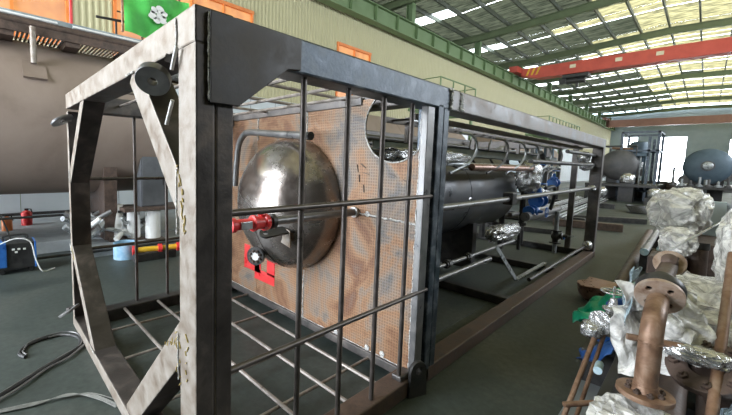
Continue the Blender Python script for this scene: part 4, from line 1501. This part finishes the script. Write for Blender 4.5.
tag(MB().bar((9.5, 3.2, .06), (9.9, 1.2, .06), .12, .12).build('steel_beam', 'dark_steel', bevel=.01), 'dark beam lying behind the far post of the long frame', 'beam')
hs = MB()
rs = random.Random(5)
for k in range(6):
    hs.tube([V((18 + .6 * k * .3 + .35 * cos(a), .25 + .18 * k * .3 + .3 * sin(a), .06 + .03 * k)) for a in [2 * pi * q / 20 for q in range(20)]], .035, 6, closed=True)
tag(hs.build('hose_coil', 'black', smooth=True), 'coil of black hose on the aisle floor', 'hose')
tag(blob('sack', (19.5, -.15, .22), (.55, .3, .24), 'black', 31, .2, sub=3, floor=0.0), 'dark heap beside the hose coil on the aisle floor', 'heap')

# ================================================================== RIGHT: WRAPPED PIPE SPOOLS
# rail and dark stock the spools rest on
tag(MB().box(1.0, 3.9, -.93, -.79, 0, .1).build('floor_rail', 'concrete', bevel=.008), 'grey steel section on the floor along the edge of the spool pile', 'beam')
rk = thing('storage_rack', 'low dark steel rack carrying the pile of wrapped spools', 'rack', (3, -1.7, 0))
for y in (-1.05, -1.75, -2.4):
    MB().box(.75, 8.4, y - .05, y + .05, .36, .46).build('rail', 'dark_steel', rk, bevel=.006)
for x in (.8, 2.2, 3.8, 5.4, 7.0, 8.2):
    MB().box(x, x + .1, -2.45, -1.0, .26, .36).build('cross_bar', 'dark_steel', rk, bevel=.006)
    for y in (-1.03, -2.4):
        MB().box(x + .01, x + .09, y - .04, y + .04, 0, .26).build('leg', 'dark_steel', rk)
rs = random.Random(21)
for i in range(9):
    y = -1.12 - i * .145
    x0 = rs.uniform(.9, 1.5)
    x1 = rs.uniform(6.2, 8.2)
    tag(MB().tube([(x0, y, .46 + .06), (x1, y + rs.uniform(-.02, .02), .52)], .058, 14).build('stock_pipe', rs.choice(['rust_dark', 'dark_steel', 'rust_dark']), smooth=True), 'dark stock pipe lying in the bottom layer of the rack', 'pipe', 'dark stock pipes in the rack')
for i in range(5):
    y = -1.5 - i * .2
    x0 = 2.4 + rs.uniform(0, .6)
    tag(MB().tube([(x0, y, .66), (7.5, y, .66)], .075, 14).build('stock_pipe', 'rust_dark', smooth=True), 'thick brown stock pipe in the upper layer of the rack', 'pipe', 'thick brown stock pipes in the rack')

# the near spool: bottom flange, riser, elbow, top flange
sp_ = thing('pipe_spool', 'rusty brown flanged elbow spool standing upright in the right foreground', 'pipe spool', (1.24, -1.2, .78))
bx, by = 1.245, -1.203
MB().tube([(bx, by, .79), (bx, by, 1.0)] + arc((bx + .1, by, 1.0), .1, pi, pi / 2 + .25, 8, (1, 0, 0), (0, 0, 1))[1:] + [(bx + .17, by + .0, 1.118)], .035, 28).build('pipe', 'rust', sp_, smooth=True)
for z in (.83, 1.0):
    MB().tube([V((bx + .0355 * cos(a), by + .0355 * sin(a), z)) for a in [2 * pi * k / 24 for k in range(24)]], .0025, 6, closed=True).build('weld_ring', 'rust', sp_)
flange(sp_, (bx, by, .795), (0, 0, 1), .083, .0, .02, 8, 'rust', .007)
MB().lathe([(.045, 0), (.038, .015), (.035, .03)], (bx, by, .806), (0, 0, 1), 28).build('hub', 'rust', sp_, smooth=True)
ax = V((1, .04, .34)).normalized()
flange(sp_, V((bx + .2, by, 1.13)), ax, .076, 0, .018, 4, 'rust_pale', .012, bolts=False)
sp2 = thing('pipe_spool', 'dark flanged fitting bolted behind the near brown elbow', 'pipe spool', (1.5, -1.2, 1.1))
MB().lathe([(0, 0), (.074, 0), (.08, .008), (.08, .04), (.066, .05), (.04, .07), (.04, .12), (0, .12)], V((bx + .2, by, 1.13)) + ax * .014, ax, 36).build('collar', 'dark_steel', sp2, smooth=True)
MB().tube([V((bx + .2, by, 1.13)) + ax * .1, V((1.75, -1.2, 1.16)), V((1.95, -1.205, 1.17))], .035, 20).build('pipe', 'rust_dark', sp2, smooth=True)
flange(sp2, (1.93, -1.205, 1.185), (-1, 0, .5), .06, 0, .018, 4, 'rust_pale', .009, bolts=False)
MB().lathe([(0, 0), (.032, 0), (.03, .05), (0, .06)], (1.92, -1.205, 1.19), (-1, 0, .5), 20).build('hub', 'rust_dark', sp2, smooth=True)
# plastic over and under
tag(blob('plastic_wrap', (1.2, -1.19, .655), (.16, .135, .085), 'wrap', 41, .22, freq=2.6), 'clear crumpled plastic bag under the near brown flange', 'plastic wrap')
tag(sheet('plastic_wrap', [(1.42, -1.08, 1.16), (1.6, -1.36, 1.12), (1.5, -1.42, .86), (1.4, -1.12, .76)], 'wrap', 42, .07, 34, freq=5, thick=.002, ragged=.22), 'translucent plastic sheet hanging behind the near brown riser', 'plastic wrap')
tag(sheet('plastic_wrap', [(1.62, -1.09, 1.2), (1.52, -1.1, 1.22), (1.42, -1.07, .98), (1.6, -1.05, .96)], 'wrap_blue', 43, .03, 20, freq=5, thick=.002, ragged=.15), 'bluish plastic sheet folded beside the upper brown flange', 'plastic wrap')
sp3 = thing('pipe_spool', 'dark flanged pipe end lying right of the near brown flange', 'pipe spool', (1.55, -1.3, .85))
flange(sp3, (1.5, -1.36, .87), (-.55, .25, .8), .12, .055, .03, 8, 'rust_dark', .011)
MB().tube([(1.5, -1.36, .87), (1.62, -1.42, .7)], .058, 24).build('pipe', 'rust_dark', sp3, smooth=True)
tag(MB().tube([(1.43, -1.12, .93), (1.5, -1.3, .93)], .014, 12).build('thin_pipe', 'rust', smooth=True), 'thin brown pipe poking out right of the near riser', 'pipe')
tag(blob('foil_wrap', (1.5, -1.33, .91), (.05, .1, .035), 'silver', 44, .25), 'silver wrapped end of the thin brown pipe', 'foil')
tag(blob('plastic_wrap', (2.2, -1.32, .93), (.45, .22, .12), 'wrap', 45, .35, freq=3), 'crumpled dark plastic heap behind the near spools', 'plastic wrap')
tag(blob('plastic_wrap', (1.35, -1.52, .62), (.22, .12, .2), 'wrap_blue', 46, .3, freq=3), 'bluish plastic bundle at the bottom right corner', 'plastic wrap')
tag(MB().tube([(1.16, -1.372, .62), (1.95, -1.405, 1.27)], .017, 20).build('upright_pipe', 'rust', smooth=True), 'slim brown pipe leaning upright at the right edge', 'pipe')
sp4 = thing('pipe_spool', 'short capped brown pipe standing among the plastic, behind the upper flange', 'pipe spool', (3.2, -1.28, .8))
MB().tube([(3.2, -1.3, .72), (3.25, -1.29, 1.12)], .06, 24).build('pipe', 'rust_dark', sp4, smooth=True)
MB().lathe([(.062, 0), (.066, .005), (.066, .05), (.0, .05)], (3.244, -1.29, 1.08), (.05, .01, .4), 24).build('cap', 'dark_steel', sp4, smooth=True)
MB().box(3.12, 3.3, -1.39, -1.21, .74, .76).build('foot', 'dark_steel', sp4)

# the big wrapped bundles
tag(blob('plastic_wrap', (4.25, -1.15, 1.28), (.45, .21, .21), 'wrap', 51, .2, freq=2.2), 'largest pale plastic-wrapped bundle on top of the pile', 'plastic wrap')
tag(blob('plastic_wrap', (3.1, -1.19, 1.14), (.16, .1, .1), 'wrap', 52, .2, freq=2.4), 'smaller wrapped bundle just below the largest one', 'plastic wrap')
tag(blob('plastic_wrap', (2.6, -1.49, 1.2), (.4, .13, .25), 'wrap', 53, .2, freq=2.2), 'wrapped bundle cut by the right edge', 'plastic wrap')
tag(MB().box(4.0, 4.9, -1.45, -1.15, .74, 1.02).build('carton', 'rust_dark', bevel=.01), 'dark block under the largest wrapped bundle', 'block')
tag(MB().box(4.7, 4.75, -1.45, -1.25, .82, 1.36).build('board', 'paper_blue', bevel=.004), 'pale blue upright board beside the largest wrapped bundle', 'board')
tag(MB().box(3.0, 3.3, -1.25, -1.05, .74, 1.02).build('carton', 'rust_dark', bevel=.01), 'dark block under the smaller wrapped bundle', 'block')
tag(MB().box(2.7, 3.2, -1.7, -1.43, .74, .93).build('carton', 'rust_dark', bevel=.01), 'dark block under the bundle cut by the right edge', 'block')
tag(MB().tube([(2.0, -1.2, 1.24), (3.5, -1.48, 1.36)], .006, 6).build('strap_rod', 'galv'), 'thin pale rod crossing the largest wrapped bundle', 'rod')
for i in range(4):
    tag(MB().tube(spline([(5.0 + i * .4, -1.5, .8), (5.2 + i * .4, -1.62, .98), (5.3 + i * .4, -1.9, .96), (5.2 + i * .4, -2.2, .8)], 4), .06, 10).build('pipe_elbow', 'rust_dark', smooth=True), 'dark pipe elbow in the row behind the wrapped bundles', 'pipe', 'dark elbows behind the wrapped bundles')

# wrapped gate valve beside the pile
gv = valve('gate_valve', (2.0, -1.0, .79), .155, (1, -.5, 0), 'silver-wrapped valve with handwheel between the tarps and the near spool', m='silver')
tag(blob('foil_wrap', (1.93, -.93, .74), (.07, .05, .045), 'silver', 61, .3), 'silver foil knot on the left end of the wrapped valve', 'foil')
tag(blob('foil_wrap', (2.03, -1.07, .73), (.09, .05, .045), 'silver', 62, .3), 'silver foil knot on the right end of the wrapped valve', 'foil')
tag(MB().tube([(1.95, -.955, .76), (1.55, -.93, .5), (1.2, -.885, .18)], .012, 12).build('thin_pipe', 'rust', smooth=True), 'slim brown pipe slanting down from the wrapped valve, left one', 'pipe')
tag(MB().tube([(2.02, -.98, .74), (1.6, -.955, .42), (1.1, -.92, .05)], .01, 12).build('thin_pipe', 'rust', smooth=True), 'slim brown pipe slanting down from the wrapped valve, right one', 'pipe')
tag(MB().tube([(1.45, -.92, .5), (1.6, -1.06, .52)], .013, 12).build('thin_pipe', 'rust', smooth=True), 'short brown cross pipe with a pale end beside the plastic bag', 'pipe')
tag(MB().tube([(1.55, -1.02, .68), (1.75, -1.0, .63)], .018, 12).build('thin_pipe', 'mark_blue', smooth=True), 'pale blue pipe end poking out left of the near spool', 'pipe')
# tarps
tag(sheet('tarp', [(3.0, -.62, .42), (3.5, -.58, .38), (3.6, -.84, .52), (2.95, -.82, .5)], 'tarp_green', 3, .09, 24, freq=3, drop=.02), 'crumpled green tarp lying left of the wrapped valve', 'tarp')
tag(sheet('tarp', [(2.45, -.76, .34), (2.9, -.72, .3), (2.8, -.98, .55), (2.4, -.95, .5)], 'tarp_blue', 5, .07, 24, freq=3, drop=.02), 'crumpled blue tarp under the wrapped valve', 'tarp')
tag(sheet('tarp', [(3.1, -.82, .66), (3.8, -.8, .62), (3.8, -1.02, .7), (3.1, -1.02, .78)], 'tarp_green', 8, .05, 14, freq=3, drop=.02), 'strip of green tarp behind the wrapped valve handwheel', 'tarp')
tag(sheet('tarp', [(2.45, -.93, .76), (2.7, -1.06, .82), (2.6, -1.09, .56), (2.4, -.99, .5)], 'tarp_blue', 9, .03, 14, freq=3, drop=.02), 'bright blue tarp piece hanging beside the near riser', 'tarp')
tag(MB().box(2.6, 3.4, -.97, -.78, .0, .34).build('crate', 'dark_steel', bevel=.01), 'dark block under the green and blue tarps', 'block')
# copper dish on a stub
dsh = thing('flanged_stub', 'copper-brown dish-shaped cap with a flat square lid on the aisle floor', 'pipe cap', (5.2, -.5, 0))
MB().lathe([(0, .0), (.14, .0), (.2, .08), (.22, .2), (.2, .2), (.0, .19)], (5.05, -.5, .0), (0, 0, 1), 32).build('bowl', 'copper', dsh, smooth=True)
MB().prism([(4.8, -.36, .2), (4.85, -.62, .2), (5.25, -.68, .21), (5.3, -.36, .21)], (0, 0, .018)).build('lid', 'copper', dsh, bevel=.003)
# floor pipes by the pile
tag(MB().tube([(5.6, -.62, .07), (12.2, -.42, .07)], .07, 16).build('floor_pipe', 'rust_dark', smooth=True), 'dark pipe on the floor at the edge of the pile', 'pipe')
for i, (x, y, z, lab) in enumerate(((6.75, -.76, .425, 'left one'), (7.25, -.91, .425, 'right one'))):
    t = thing('capped_pipe', 'steel pipe with a pale blue end cap among the pile edge, ' + lab, 'pipe', (x, y, z))
    MB().tube([(x, y, z), (x + 3.2, y + .05, z)], .05, 16).build('pipe', 'pipe_grey', t, smooth=True)
    MB().lathe([(0, 0), (.048, 0), (.053, .01), (.053, .03), (0, .03)], (x - .01, y, z), (-1, 0, 0), 20).build('end_cap', 'mark_blue', t, smooth=True)
for x in (7.4, 9.4):
    tag(MB().box(x, x + .12, -1.02, -.66, 0, .375).build('chock', 'dark_steel', bevel=.005), 'dark chock under the capped pipes, ' + ('nearer one' if x < 8 else 'farther one'), 'chock')
tag(MB().tube([(4.4, -.8, .036), (6.3, -.76, .036)], .035, 12).build('thin_pipe', 'galv', smooth=True), 'shiny thin pipe running back from the tarps', 'pipe')
